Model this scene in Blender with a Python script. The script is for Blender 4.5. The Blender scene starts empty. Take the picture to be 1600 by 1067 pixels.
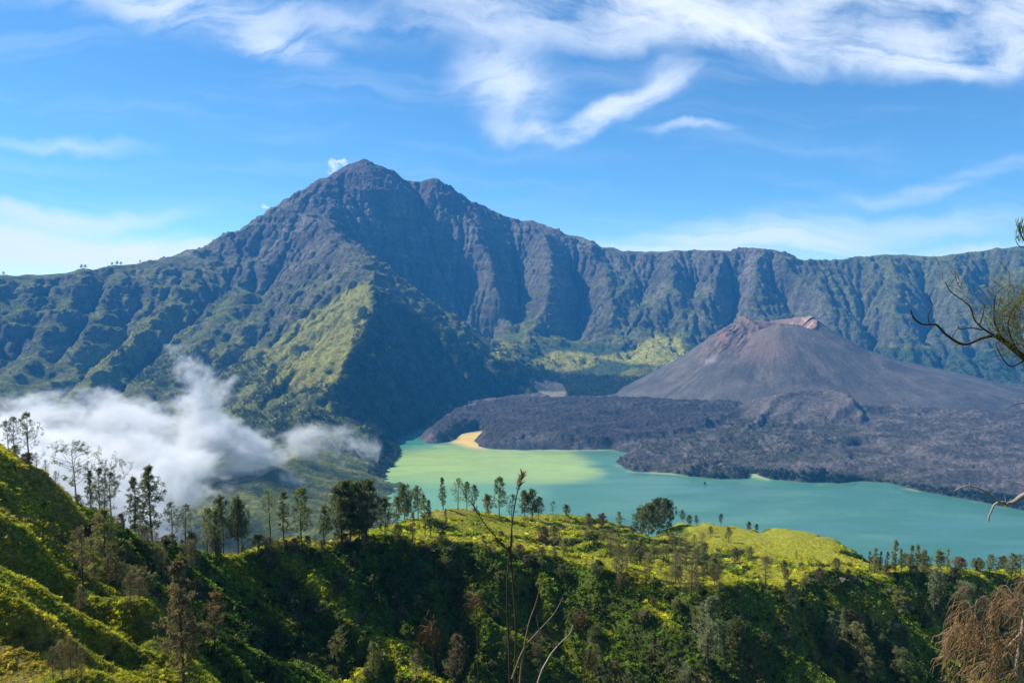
import bpy, math, random
import numpy as np
from mathutils import Vector

random.seed(7)
SC = bpy.context.scene
COL = SC.collection

# ------------------------------------------------------------------ camera
F = 1156.0                      # focal length in photo pixels (1600 wide)
HOR = 445.0
PITCH = math.atan((533.5 - HOR) / F)
cp, sp_ = math.cos(PITCH), math.sin(PITCH)
cam = bpy.data.cameras.new('camera')
camo = bpy.data.objects.new('camera', cam)
COL.objects.link(camo)
cam.sensor_width = 36.0
cam.lens = F / 1600 * 36.0
cam.clip_start = 0.1
cam.clip_end = 60000
camo.location = (0, 0, 0)
camo.rotation_euler = (math.pi / 2 - PITCH, 0, 0)
SC.camera = camo

# ------------------------------------------------------------------ light
SUN_AZ = math.radians(-68)      # clockwise from the view axis (+Y)
SUN_EL = math.radians(45)
sd = Vector((math.sin(SUN_AZ) * math.cos(SUN_EL), math.cos(SUN_AZ) * math.cos(SUN_EL), math.sin(SUN_EL)))
sun = bpy.data.lights.new('sun', 'SUN')
sun.energy = 5.0
sun.angle = math.radians(0.5)
sun.color = (1.0, 0.95, 0.86)
suno = bpy.data.objects.new('sun', sun)
COL.objects.link(suno)
suno.rotation_euler = (-sd).to_track_quat('-Z', 'Y').to_euler()
SC.view_settings.view_transform = 'Standard'
SC.view_settings.look = 'None'
SC.view_settings.gamma = 1
SC.view_settings.exposure = 0.64
SC.view_settings.use_curve_mapping = False
SC.cycles.use_denoising = True
SC.cycles.max_bounces = 6
SC.cycles.diffuse_bounces = 2
SC.cycles.volume_bounces = 3
SC.cycles.transparent_max_bounces = 8
SC.cycles.volume_step_rate = 1
SC.cycles.volume_max_steps = 256


class NB:
    """small node-tree builder"""
    def __init__(s, tree):
        s.t = tree; s.N = tree.nodes; s.L = tree.links

    def node(s, kind, **kw):
        n = s.N.new(kind)
        for k, v in kw.items():
            setattr(n, k, v)
        return n

    def put(s, sock, v):
        if v is None:
            return
        if isinstance(v, bpy.types.NodeSocket):
            s.L.new(v, sock)
        else:
            sock.default_value = v

    def math(s, op, a, b=None, c=None, clamp=False):
        n = s.node('ShaderNodeMath', operation=op, use_clamp=clamp)
        for i, v in enumerate((a, b, c)):
            s.put(n.inputs[i], v)
        return n.outputs[0]

    def vmath(s, op, a, b=None):
        n = s.node('ShaderNodeVectorMath', operation=op)
        s.put(n.inputs[0], a); s.put(n.inputs[1], b)
        return n.outputs[0]

    def comb(s, x, y, z=0.0):
        n = s.node('ShaderNodeCombineXYZ')
        s.put(n.inputs[0], x); s.put(n.inputs[1], y); s.put(n.inputs[2], z)
        return n.outputs[0]

    def sep(s, v):
        n = s.node('ShaderNodeSeparateXYZ'); s.put(n.inputs[0], v)
        return n.outputs

    def noise(s, vec, scale=5.0, detail=4.0, rough=0.5, dist=0.0, lac=2.0, out=0):
        n = s.node('ShaderNodeTexNoise')
        s.put(n.inputs['Vector'], vec); s.put(n.inputs['Scale'], scale); s.put(n.inputs['Detail'], detail)
        s.put(n.inputs['Roughness'], rough); s.put(n.inputs['Distortion'], dist); s.put(n.inputs['Lacunarity'], lac)
        return n.outputs[out]

    def voro(s, vec, scale=5.0, feature='F1', out=0):
        n = s.node('ShaderNodeTexVoronoi', feature=feature)
        s.put(n.inputs['Vector'], vec); s.put(n.inputs['Scale'], scale)
        return n.outputs[out]

    def mr(s, v, a, b, c=0.0, d=1.0, smooth=True):
        n = s.node('ShaderNodeMapRange')
        n.interpolation_type = 'SMOOTHSTEP' if smooth else 'LINEAR'
        n.clamp = True
        s.put(n.inputs[0], v)
        for i, q in enumerate((a, b, c, d)):
            s.put(n.inputs[i + 1], q)
        return n.outputs[0]

    def mix(s, f, a, b, blend='MIX'):
        n = s.node('ShaderNodeMix', data_type='RGBA', blend_type=blend)
        s.put(n.inputs[0], f); s.put(n.inputs[6], a); s.put(n.inputs[7], b)
        return n.outputs[2]


def rgba(c):
    return (c[0], c[1], c[2], 1.0)


# ------------------------------------------------------------------ sky
world = bpy.data.worlds.new('World')
SC.world = world
world.use_nodes = True
world.node_tree.nodes.clear()
W = NB(world.node_tree)
wout = W.node('ShaderNodeOutputWorld')
sky = W.node('ShaderNodeTexSky', sky_type='NISHITA')
sky.sun_disc = False
sky.sun_elevation = SUN_EL
sky.sun_rotation = SUN_AZ
sky.altitude = 2600
sky.air_density = 1.0
sky.dust_density = 0.15
sky.ozone_density = 2.5
tc = W.node('ShaderNodeTexCoord').outputs['Generated']
x_, y_, z_ = W.sep(tc)
yy = W.math('MAXIMUM', W.math('ABSOLUTE', y_), 0.05)
U = W.math('DIVIDE', x_, yy)
V = W.math('DIVIDE', z_, yy)
zz = W.math('MAXIMUM', z_, 0.015)
zp = W.math('ADD', zz, 0.06)
plane = W.comb(W.math('DIVIDE', x_, zp), W.math('DIVIDE', y_, zp), 0.0)
uv = W.comb(U, V, 0.0)
wn = W.noise(uv, 5.0, 5.0, 0.55, 0.0, 2.0, 1)
warp = W.vmath('SUBTRACT', wn, (0.5, 0.5, 0.5))
wsc = W.node('ShaderNodeVectorMath', operation='SCALE')
W.put(wsc.inputs[0], warp); wsc.inputs['Scale'].default_value = 0.102
uvw = W.vmath('ADD', uv, wsc.outputs[0])


def uvp(px, py):
    return ((px - 800) / F, (HOR - py) / F)


def blob(px, py, rx, ry, ang, lo=0.0, gain=1.0, src=None):
    cu, cv = uvp(px, py)
    m = W.node('ShaderNodeMapping', vector_type='TEXTURE')
    W.put(m.inputs[0], src if src is not None else uvw)
    m.inputs['Location'].default_value = (cu, cv, 0)
    m.inputs['Rotation'].default_value = (0, 0, math.radians(ang))
    m.inputs['Scale'].default_value = (rx / F, ry / F, 1)
    ln = W.node('ShaderNodeVectorMath', operation='LENGTH')
    # flatten z
    s_ = W.sep(m.outputs[0])
    W.put(ln.inputs[0], W.comb(s_[0], s_[1], 0.0))
    return W.math('MULTIPLY', W.mr(ln.outputs['Value'], 1.0, lo, 0.0, 1.0), gain)


def rotmap(ang, sx, sy, src):
    m = W.node('ShaderNodeMapping', vector_type='POINT')
    W.put(m.inputs[0], src)
    m.inputs['Rotation'].default_value = (0, 0, math.radians(ang))
    m2 = W.node('ShaderNodeMapping', vector_type='POINT')
    W.put(m2.inputs[0], m.outputs[0])
    m2.inputs['Scale'].default_value = (sx, sy, 1)
    return m2.outputs[0]


def add(*a):
    r = a[0]
    for q in a[1:]:
        r = W.math('ADD', r, q)
    return r


st1 = W.noise(rotmap(12, 2.2, 9.0, uvw), 1.6, 8.0, 0.62, 0.6)         # long streaks
st2 = W.noise(rotmap(-18, 3.0, 9.0, uvw), 2.6, 7.0, 0.6, 0.5)
st3 = W.noise(rotmap(3, 1.2, 14.0, uvw), 2.0, 6.0, 0.55, 0.2)
soft = W.noise(uvw, 9.0, 8.0, 0.6, 0.3)
g1 = add(blob(1330, 15, 520, 135, -7, 0.45, 1.35), blob(880, 25, 330, 75, -6, 0.3, 1.2),
         blob(1480, 105, 330, 46, 0, 0.2, 1.1), blob(1080, 45, 240, 55, -10, 0.2, 0.5))
g2 = add(blob(300, 25, 300, 70, -12, 0.0, 0.75), blob(440, 95, 110, 30, -14, 0.0, 0.75), blob(560, 50, 260, 60, 0, 0.0, 0.3))
g3 = add(blob(790, 140, 120, 110, -35, 0.0, 0.95), blob(960, 180, 150, 30, 30, 0.0, 1.2), blob(830, 222, 100, 24, -5, 0.0, 0.9),
         blob(1030, 130, 60, 50, 30, 0.0, 0.35))
g4 = add(blob(90, 330, 290, 26, -2, 0.0, 1.2), blob(60, 410, 330, 85, 0, 0.3, 2.2), blob(330, 400, 160, 30, 6, 0.1, 0.8), blob(110, 228, 180, 16, -6, 0, 0.4))
g5 = add(blob(1120, 385, 320, 52, 4, 0.1, 1.7), blob(1430, 345, 330, 28, 4, 0.0, 0.4), blob(1450, 290, 300, 20, 9, 0.0, 0.45),
         blob(1420, 395, 320, 26, 4, 0, 0.35), blob(1070, 212, 90, 10, 0, 0, 0.4), blob(1540, 385, 80, 16, 8, 0, 0.5))
m1 = W.math('MULTIPLY', g1, W.mr(add(st1, W.math('MULTIPLY', soft, 0.42)), 0.45, 1.04))
m2_ = W.math('MULTIPLY', g2, W.mr(add(st2, W.math('MULTIPLY', soft, 0.25)), 0.42, 0.82))
m3 = W.math('MULTIPLY', g3, W.mr(add(st2, W.math('MULTIPLY', soft, 0.35)), 0.40, 0.85))
m4 = W.math('MULTIPLY', g4, W.mr(st3, 0.15, 0.60))
m5 = W.math('MULTIPLY', g5, W.mr(st3, 0.25, 0.66))
veil = W.math('MULTIPLY', W.mr(st3, 0.45, 0.75), 0.10)
cl = add(m1, m2_, m3, m4, m5, veil)
# small cumulus puffs close to the skyline
fw = W.vmath('ADD', uv, W.vmath('MULTIPLY', W.vmath('SUBTRACT', W.noise(uv, 40, 5, 0.6, 0, 2, 1), (0.5, 0.5, 0.5)), (0.05, 0.05, 0)))
puff = add(blob(538, 259, 24, 5, 8, 0.1, 0.9, fw), blob(525, 268, 10, 7, 20, 0.1, 0.7, fw), blob(222, 386, 26, 9, 8, 0.3, 0.95, fw), blob(196, 394, 24, 9, -10, 0.3, 0.9, fw),
           blob(418, 328, 12, 5, 0, 0.2, 0.8, fw))
cl = W.math('SUBTRACT', 1.0, W.math('POWER', 2.718, W.math('MULTIPLY', add(cl, W.math('MULTIPLY', puff, 1.3)), -1.25)))
up = W.mr(z_, 0.0, 0.03)
cl = W.math('MULTIPLY', cl, up)
hs = W.node('ShaderNodeHueSaturation')
hs.inputs['Saturation'].default_value = 1.12
hs.inputs['Value'].default_value = 1.0
W.put(hs.inputs['Color'], sky.outputs[0])
tint = W.mix(1.0, hs.outputs[0], (0.72, 0.985, 1.03, 1), 'MULTIPLY')
skyc = W.mix(cl, tint, (7.7, 8.0, 8.3, 1.0))
bg = W.node('ShaderNodeBackground')
W.put(bg.inputs[0], skyc)
bg.inputs[1].default_value = 0.102
W.L.new(bg.outputs[0], wout.inputs[0])

# ------------------------------------------------------------------ maths helpers
def ray(px, py):
    """direction with unit forward (world y) component; works on arrays"""
    a = (np.asarray(px, float) - 800) / F
    b = (533.5 - np.asarray(py, float)) / F
    dy = cp + b * sp_
    dz = -sp_ + b * cp
    return a / dy, dz / dy


def at(px, py, Y):
    ax, az = ray(px, py)
    return (float(ax) * Y, Y, float(az) * Y)


def project(x, y, z):
    yc = y * cp - z * sp_
    zc = y * sp_ + z * cp
    yc = np.maximum(yc, 1e-3)
    return 800 + F * x / yc, 533.5 - F * zc / yc


def smooth(e0, e1, x):
    t = np.clip((x - e0) / (e1 - e0), 0, 1)
    return t * t * (3 - 2 * t)


def perlin(x, y, seed=0):
    xi = np.floor(x).astype(np.int64); yi = np.floor(y).astype(np.int64)
    xf = x - xi; yf = y - yi
    u = xf * xf * xf * (xf * (xf * 6 - 15) + 10)
    v = yf * yf * yf * (yf * (yf * 6 - 15) + 10)

    def g(ix, iy, dx, dy):
        h = (ix * 374761393 + iy * 668265263 + seed * 974711) & 0x7fffffff
        h = ((h ^ (h >> 13)) * 1274126177) & 0x7fffffff
        h = (h ^ (h >> 16)) & 255
        a = h * (2 * math.pi / 256)
        return np.cos(a) * dx + np.sin(a) * dy
    n00 = g(xi, yi, xf, yf); n10 = g(xi + 1, yi, xf - 1, yf)
    n01 = g(xi, yi + 1, xf, yf - 1); n11 = g(xi + 1, yi + 1, xf - 1, yf - 1)
    return ((n00 * (1 - u) + n10 * u) * (1 - v) + (n01 * (1 - u) + n11 * u) * v) * 1.4


def fbm(x, y, octv=5, seed=0, gain=0.5, ridged=False):
    s = 0; a = 1.0; t = 0
    for i in range(octv):
        n = perlin(x * 2 ** i + 17.3 * i, y * 2 ** i - 9.1 * i, seed + i)
        if ridged:
            n = 1 - 2 * np.abs(n)
        s = s + a * n; t += a; a *= gain
    return s / t


def rbf(ctrl, X, Y, smoothing=0.0):
    """linear-kernel interpolation of scattered (x, y, z) points"""
    P = np.array([(c[0], c[1]) for c in ctrl], float)
    Z = np.array([c[2] for c in ctrl], float)
    sc = np.ptp(P, axis=0).max()
    Pn = P / sc
    n = len(P)
    K = np.hypot(Pn[:, None, 0] - Pn[None, :, 0], Pn[:, None, 1] - Pn[None, :, 1])
    K -= np.eye(n) * smoothing
    A = np.zeros((n + 3, n + 3))
    A[:n, :n] = K
    A[:n, n] = 1; A[:n, n + 1:] = Pn
    A[n, :n] = 1; A[n + 1:, :n] = Pn.T
    w = np.linalg.solve(A, np.concatenate([Z, np.zeros(3)]))
    xf = (X / sc).ravel(); yf = (Y / sc).ravel()
    out = np.empty(xf.size)
    for s in range(0, xf.size, 20000):
        a = xf[s:s + 20000]; b = yf[s:s + 20000]
        out[s:s + 20000] = np.hypot(a[:, None] - Pn[None, :, 0], b[:, None] - Pn[None, :, 1]) @ w[:n] + w[n] + w[n + 1] * a + w[n + 2] * b
    return out.reshape(X.shape)


def dens(line, step):
    """densify a polyline of (px, py, Y) and unproject it"""
    out = []
    for a, b in zip(line[:-1], line[1:]):
        pa, pb = np.array(at(*a)), np.array(at(*b))
        n = max(1, int(np.hypot(*(pb - pa)[:2]) / step))
        for i in range(n):
            out.append(tuple(pa + (pb - pa) * i / n))
    out.append(at(*line[-1]))
    return out


def bilin(G, x0, y0, c, X, Y):
    fx = np.clip((X - x0) / c, 0, G.shape[1] - 1.001); fy = np.clip((Y - y0) / c, 0, G.shape[0] - 1.001)
    ix = fx.astype(int); iy = fy.astype(int); tx = fx - ix; ty = fy - iy
    return (G[iy, ix] * (1 - tx) + G[iy, ix + 1] * tx) * (1 - ty) + (G[iy + 1, ix] * (1 - tx) + G[iy + 1, ix + 1] * tx) * ty


def blur(a, n=1):
    for _ in range(n):
        p = np.pad(a, 1, mode='edge')
        a = (p[:-2, 1:-1] + p[2:, 1:-1] + p[1:-1, :-2] + p[1:-1, 2:] + 4 * p[1:-1, 1:-1]) / 8
    return a


def erode(z, cell, iters, K, m=0.45, diff=0.02, talus=1.5):
    """stream-power erosion on a grid, implicit, level by level"""
    z = z.copy(); H, Wd = z.shape; n = H * Wd
    idx = np.arange(n).reshape(H, Wd)
    offs = [(-1, 0, 1), (1, 0, 1), (0, -1, 1), (0, 1, 1), (-1, -1, 1.414), (-1, 1, 1.414), (1, -1, 1.414), (1, 1, 1.414)]
    A = None
    for it in range(iters):
        p = np.pad(z, 1, mode='edge')
        best = np.zeros((H, Wd)); rec = idx.copy(); rd = np.ones((H, Wd)) * cell
        mn = np.full((H, Wd), 1e9)
        for dy, dx, d in offs:
            q = p[1 + dy:H + 1 + dy, 1 + dx:Wd + 1 + dx]
            s = (z - q) / (d * cell)
            s[0 if dy == -1 else (H - 1 if dy == 1 else slice(0, 0)), :] = -1
            s[:, 0 if dx == -1 else (Wd - 1 if dx == 1 else slice(0, 0))] = -1
            k = s > best
            best[k] = s[k]; rec[k] = (idx + dy * Wd + dx)[k]; rd[k] = d * cell
            mn = np.minimum(mn, q)
        pit = (rec == idx)
        pit[0, :] = pit[-1, :] = False; pit[:, 0] = pit[:, -1] = False
        z[pit] = mn[pit] + 0.05
        r = rec.ravel(); dep = (r != idx.ravel()).astype(np.int32); ptr = r.copy()
        for _ in range(14):
            dn = dep[ptr]
            if not dn.any():
                break
            dep = dep + dn; ptr = ptr[ptr]
        order = np.argsort(dep, kind='stable'); ds = dep[order]
        cut = np.searchsorted(ds, np.arange(0, ds[-1] + 2))
        A = np.ones(n)
        for L in range(len(cut) - 2, 0, -1):
            nd = order[cut[L]:cut[L + 1]]
            np.add.at(A, r[nd], A[nd])
        zf = z.ravel().copy(); rdf = rd.ravel()
        Fk = K * (A * cell * cell) ** m / rdf
        for L in range(1, len(cut) - 1):
            nd = order[cut[L]:cut[L + 1]]
            f = Fk[nd]; rz = zf[r[nd]]
            zf[nd] = np.where(zf[nd] > rz, (zf[nd] + f * rz) / (1 + f), zf[nd])
        z = zf.reshape(H, Wd)
        p = np.pad(z, 1, mode='edge')
        lap = p[:-2, 1:-1] + p[2:, 1:-1] + p[1:-1, :-2] + p[1:-1, 2:] - 4 * z
        z = z + diff * lap
    return z, A.reshape(H, Wd)


def in_poly(px, py, poly):
    inside = np.zeros(px.shape, bool)
    n = len(poly)
    for i in range(n):
        x1, y1 = poly[i]; x2, y2 = poly[(i + 1) % n]
        if y1 == y2:
            continue
        c = ((y1 > py) != (y2 > py)) & (px < (x2 - x1) * (py - y1) / (y2 - y1) + x1)
        inside ^= c
    return inside


def sdist(px, py, poly):
    """signed distance to a polygon, positive inside"""
    d = np.full(px.shape, 1e18)
    n = len(poly)
    for i in range(n):
        x1, y1 = poly[i]; x2, y2 = poly[(i + 1) % n]
        ex, ey = x2 - x1, y2 - y1
        L = ex * ex + ey * ey + 1e-9
        t = np.clip(((px - x1) * ex + (py - y1) * ey) / L, 0, 1)
        d = np.minimum(d, (px - x1 - t * ex) ** 2 + (py - y1 - t * ey) ** 2)
    d = np.sqrt(d)
    return np.where(in_poly(px, py, poly), d, -d)


# ------------------------------------------------------------------ object helpers
def tag(o, label=None, cat=None, group=None, kind=None):
    if label: o['label'] = label
    if cat: o['category'] = cat
    if group: o['group'] = group
    if kind: o['kind'] = kind
    return o


def mesh_np(name, verts, faces, mat=None, smooth_=True, attrs=None, parent=None, link=True):
    """verts (n,3); faces (m,k) array"""
    me = bpy.data.meshes.new(name)
    verts = np.ascontiguousarray(verts, np.float32); faces = np.ascontiguousarray(faces, np.int32)
    m, k = faces.shape
    me.vertices.add(len(verts)); me.vertices.foreach_set('co', verts.ravel())
    me.loops.add(m * k); me.loops.foreach_set('vertex_index', faces.ravel())
    me.polygons.add(m)
    me.polygons.foreach_set('loop_start', np.arange(0, m * k, k, dtype=np.int32))
    me.polygons.foreach_set('loop_total', np.full(m, k, np.int32))
    me.update(calc_edges=True)
    me.polygons.foreach_set('use_smooth', np.full(m, smooth_, bool))
    for an, arr in (attrs or {}).items():
        if arr.ndim == 2:
            a = me.color_attributes.new(an, 'FLOAT_COLOR', 'POINT')
            c = np.ones((len(verts), 4), np.float32); c[:, :3] = arr
            a.data.foreach_set('color', c.ravel())
        else:
            a = me.attributes.new(an, 'FLOAT', 'POINT')
            a.data.foreach_set('value', arr.astype(np.float32))
    if mat: me.materials.append(mat)
    o = bpy.data.objects.new(name, me)
    if link: COL.objects.link(o)
    if parent: o.parent = parent
    return o


def grid_mesh(name, X, Y, Z, keep, mat, attrs):
    H, Wd = X.shape
    idx = np.arange(H * Wd).reshape(H, Wd)
    q = np.stack([idx[:-1, :-1], idx[:-1, 1:], idx[1:, 1:], idx[1:, :-1]], -1).reshape(-1, 4)
    kf = keep.ravel()
    q = q[kf[q].any(1)]
    used = np.zeros(H * Wd, bool); used[q.ravel()] = True
    remap = np.cumsum(used) - 1
    V_ = np.stack([X.ravel(), Y.ravel(), Z.ravel()], -1)[used]
    at_ = {k: (v.reshape(-1, 3)[used] if v.ndim == 3 else v.ravel()[used]) for k, v in attrs.items()}
    return mesh_np(name, V_, remap[q], mat, True, at_)


def new_mat(name):
    m = bpy.data.materials.new(name); m.use_nodes = True
    m.node_tree.nodes.clear()
    b = NB(m.node_tree)
    out = b.node('ShaderNodeOutputMaterial')
    p = b.node('ShaderNodeBsdfPrincipled')
    b.L.new(p.outputs[0], out.inputs[0])
    p.inputs['Specular IOR Level'].default_value = 0.15
    p.inputs['Roughness'].default_value = 0.95
    return m, b, p


def lerp3(a, b, t):
    return a * (1 - t[..., None]) + np.asarray(b, float) * t[..., None]

# ================================================================== TERRAIN: mountains round the caldera
LAKE = -640.0
CX0, CX1, CY0, CY1, CC = -5300, 5100, 1200, 8400, 16.0
rim = [(-260, 445, 3700), (-100, 438, 4000), (0, 434, 4300), (60, 433, 4450), (130, 426, 4700), (180, 418, 4900), (250, 410, 5150),
       (320, 383, 5500), (370, 360, 5800), (420, 334, 6050), (470, 303, 6250), (520, 274, 6420), (548, 258, 6480), (572, 249, 6500),
       (600, 262, 6530), (622, 273, 6560), (640, 292, 6620), (655, 297, 6660), (668, 289, 6700), (685, 288, 6720), (700, 295, 6760),
       (740, 318, 6820), (790, 343, 6900), (830, 347, 6900), (870, 358, 6880), (905, 372, 6850), (940, 385, 6800), (975, 394, 6700), (1000, 398, 6600),
       (1060, 394, 6450), (1120, 400, 6300), (1150, 394, 6250), (1185, 391, 6200), (1215, 393, 6150), (1250, 405, 6100), (1300, 414, 6000), (1360, 409, 5920),
       (1440, 402, 5850), (1500, 400, 5780), (1560, 393, 5720), (1600, 388, 5680), (1700, 375, 5600), (1900, 370, 5400)]
shoulder = [(420, 334, 6050), (460, 328, 5850), (505, 350, 5650), (530, 370, 5500), (560, 405, 5250), (577, 434, 5000)]
spurA = [(577, 434, 4300), (584, 470, 4020), (582, 492, 3860), (563, 525, 3520), (546, 560, 3220), (531, 585, 3070), (514, 607, 2940), (530, 640, 2830), (562, 668, 2760), (600, 698, 2710), (618, 720, 2640), (632, 748, 2430), (650, 800, 2080)]
spurB = [(577, 434, 4300), (610, 462, 4330), (640, 490, 4350), (670, 507, 4340), (700, 525, 4330), (760, 566, 4290), (800, 590, 4260), (832, 607, 4220)]
shoulder = [(420, 334, 6050), (460, 328, 5850), (505, 350, 5550), (530, 370, 5220), (560, 405, 4720), (577, 434, 4300)]
footAB = [(624, 698, 2985), (640, 682, 3120), (676, 668, 3330), (700, 655, 3520), (716, 640, 3790), (770, 630, 4000), (840, 616, 4320)]
bowlAB = [(665, 600, 3880)]
# buttresses of the back wall (near) and the recesses between them (far)
butt = [[(745, 322, 6800), (768, 400, 6080), (782, 460, 5760), (790, 500, 5600)], [(835, 350, 6850), (862, 400, 6150), (858, 450, 5830), (848, 500, 5620), (852, 530, 5480)],
        [(940, 388, 6750), (950, 440, 6020), (946, 490, 5680), (965, 530, 5400)], [(1055, 396, 6400), (1050, 440, 5950), (1040, 500, 5560), (1030, 525, 5400)],
        [(1130, 400, 6260), (1118, 450, 5820), (1100, 500, 5500), (1090, 530, 5350)], [(1215, 396, 6120), (1250, 440, 5750), (1285, 480, 5500), (1330, 530, 5250)],
        [(1185, 394, 6180), (1180, 440, 5820), (1170, 490, 5560)], [(1390, 408, 5850), (1400, 450, 5550), (1410, 500, 5250), (1420, 550, 4950)],
        [(1480, 402, 5780), (1500, 450, 5420), (1530, 510, 5080), (1540, 560, 4830)], [(1590, 392, 5680), (1580, 450, 5300), (1600, 520, 4980)]]
recs = [[(800, 380, 6650), (812, 430, 6330), (806, 480, 6000), (796, 520, 5680)], [(890, 420, 6420), (905, 460, 6150), (900, 500, 5900), (905, 530, 5600)],
        [(1000, 430, 6350), (1000, 480, 5920)], [(1090, 430, 6230), (1075, 480, 5850)], [(1152, 430, 6150), (1148, 480, 5850), (1140, 520, 5560)],
        [(1232, 470, 5850), (1260, 510, 5550)], [(1340, 440, 5850), (1360, 500, 5450), (1375, 550, 5080)], [(1448, 440, 5700), (1460, 500, 5320), (1480, 560, 4960)], [(1545, 440, 5600), (1565, 500, 5180)]]
mainfoot = [(770, 540, 5600), (735, 530, 5600), (700, 520, 5620), (660, 500, 5650), (630, 475, 5700), (600, 450, 5750)]
ctrl = []
for l_ in butt + recs: ctrl += dens(l_, 130)
ctrl += dens(rim, 140) + dens(shoulder, 120)[1:] + dens(spurA, 110)[1:] + dens(spurB, 110)[1:] + dens(footAB, 150)
ctrl += [at(*p) for p in bowlAB] + [at(*p) for p in mainfoot]
# main face, back wall
ctrl += [at(*p) for p in [
    (620, 400, 5960), (700, 400, 6180), (650, 340, 6400), (740, 450, 5960), (680, 460, 5850),
    (1400, 590, 4750), (1500, 592, 4650), (1600, 592, 4600), (1750, 600, 4500), (1900, 600, 4300), (1750, 480, 5050),
    # caldera floor
    (810, 530, 5300), (850, 545, 5250), (930, 545, 5250), (1000, 560, 5000), (1060, 560, 5050), (870, 575, 4850), (930, 580, 4800), (1000, 590, 4600),
    (860, 597, 4550), (900, 610, 4250), (960, 615, 4200), (1100, 570, 4900), (1200, 560, 5000), (1300, 575, 4850),
    # left wall
    (-200, 560, 3250), (0, 480, 4050), (0, 540, 3720), (0, 600, 3400), (0, 700, 2560), (-200, 700, 2500), (100, 480, 4250), (100, 560, 3750), (150, 640, 3200), (150, 720, 2300),
    (200, 470, 4500), (200, 530, 4050), (260, 600, 3600), (300, 450, 4800), (300, 520, 4300), (330, 660, 3000), (350, 740, 2220),
    (340, 400, 5450), (400, 400, 5500), (400, 470, 4900), (470, 400, 5250), (520, 430, 4750), (530, 480, 4250), (450, 480, 4450), (400, 540, 4050), (330, 580, 3750),
    (500, 530, 3780), (480, 560, 3550), (440, 580, 3480), (400, 620, 3160), (470, 615, 3010), (450, 660, 2720), (430, 740, 2180), (500, 680, 2600), (500, 760, 2130), (570, 740, 2360), (600, 790, 2080), (400, 800, 1850), (500, 820, 1800), (620, 830, 1850)]]
# lake bed, outer slopes
ctrl += [(x, y, -760) for x, y in [(-150, 2800), (600, 2300), (1500, 1900), (-180, 2350), (2600, 1700), (0, 1500), (1200, 1400), (2500, 1200), (3800, 1500), (-100, 2000)]]
ctrl += [(x, y, -625) for x, y in [(-1000, 1600), (-2000, 1500), (-3000, 1400), (-1500, 1900)]]
ctrl += [(x, y, -640) for x, y in [(300, 3600), (1400, 3300), (2600, 2900), (3800, 3000), (1400, 4000), (2400, 3800)]]
for (px, py, Yd) in rim[::3]:
    a = at(px, py, Yd)
    r = math.hypot(a[0], a[1]); k = (r + 900) / r
    ctrl.append((a[0] * k, a[1] * k, a[2] - 420))
    k = (r + 2400) / r
    if a[1] * k < 9500: ctrl.append((a[0] * k, a[1] * k, a[2] - 1100))
gx = np.arange(CX0, CX1 + 1, CC); gy = np.arange(CY0, CY1 + 1, CC)
GX, GY = np.meshgrid(gx, gy)
cc = 48.0
cgx = np.arange(CX0, CX1 + cc, cc); cgy = np.arange(CY0, CY1 + cc, cc)
CGX, CGY = np.meshgrid(cgx, cgy)
Z16 = rbf(ctrl, GX, GY)
wallmask = smooth(-640, -480, Z16)
Z16 = Z16 + wallmask * (fbm(GX / 480, GY / 480, 4, 3) * 34 + fbm(GX / 120, GY / 120, 4, 9, 0.6) * 20)
Z16 = Z16 + smooth(-610, -540, Z16) * 46 * (fbm(GX / 330 + 5, GY / 300, 3, 21, ridged=True) - 0.2)


def pdist(px, py, line):
    d = np.full(px.shape, 1e18)
    for (x1, y1), (x2, y2) in zip(line[:-1], line[1:]):
        ex_, ey_ = x2 - x1, y2 - y1
        t = np.clip(((px - x1) * ex_ + (py - y1) * ey_) / (ex_ * ex_ + ey_ * ey_), 0, 1)
        d = np.minimum(d, (px - x1 - t * ex_) ** 2 + (py - y1 - t * ey_) ** 2)
    return np.sqrt(d)


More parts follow.
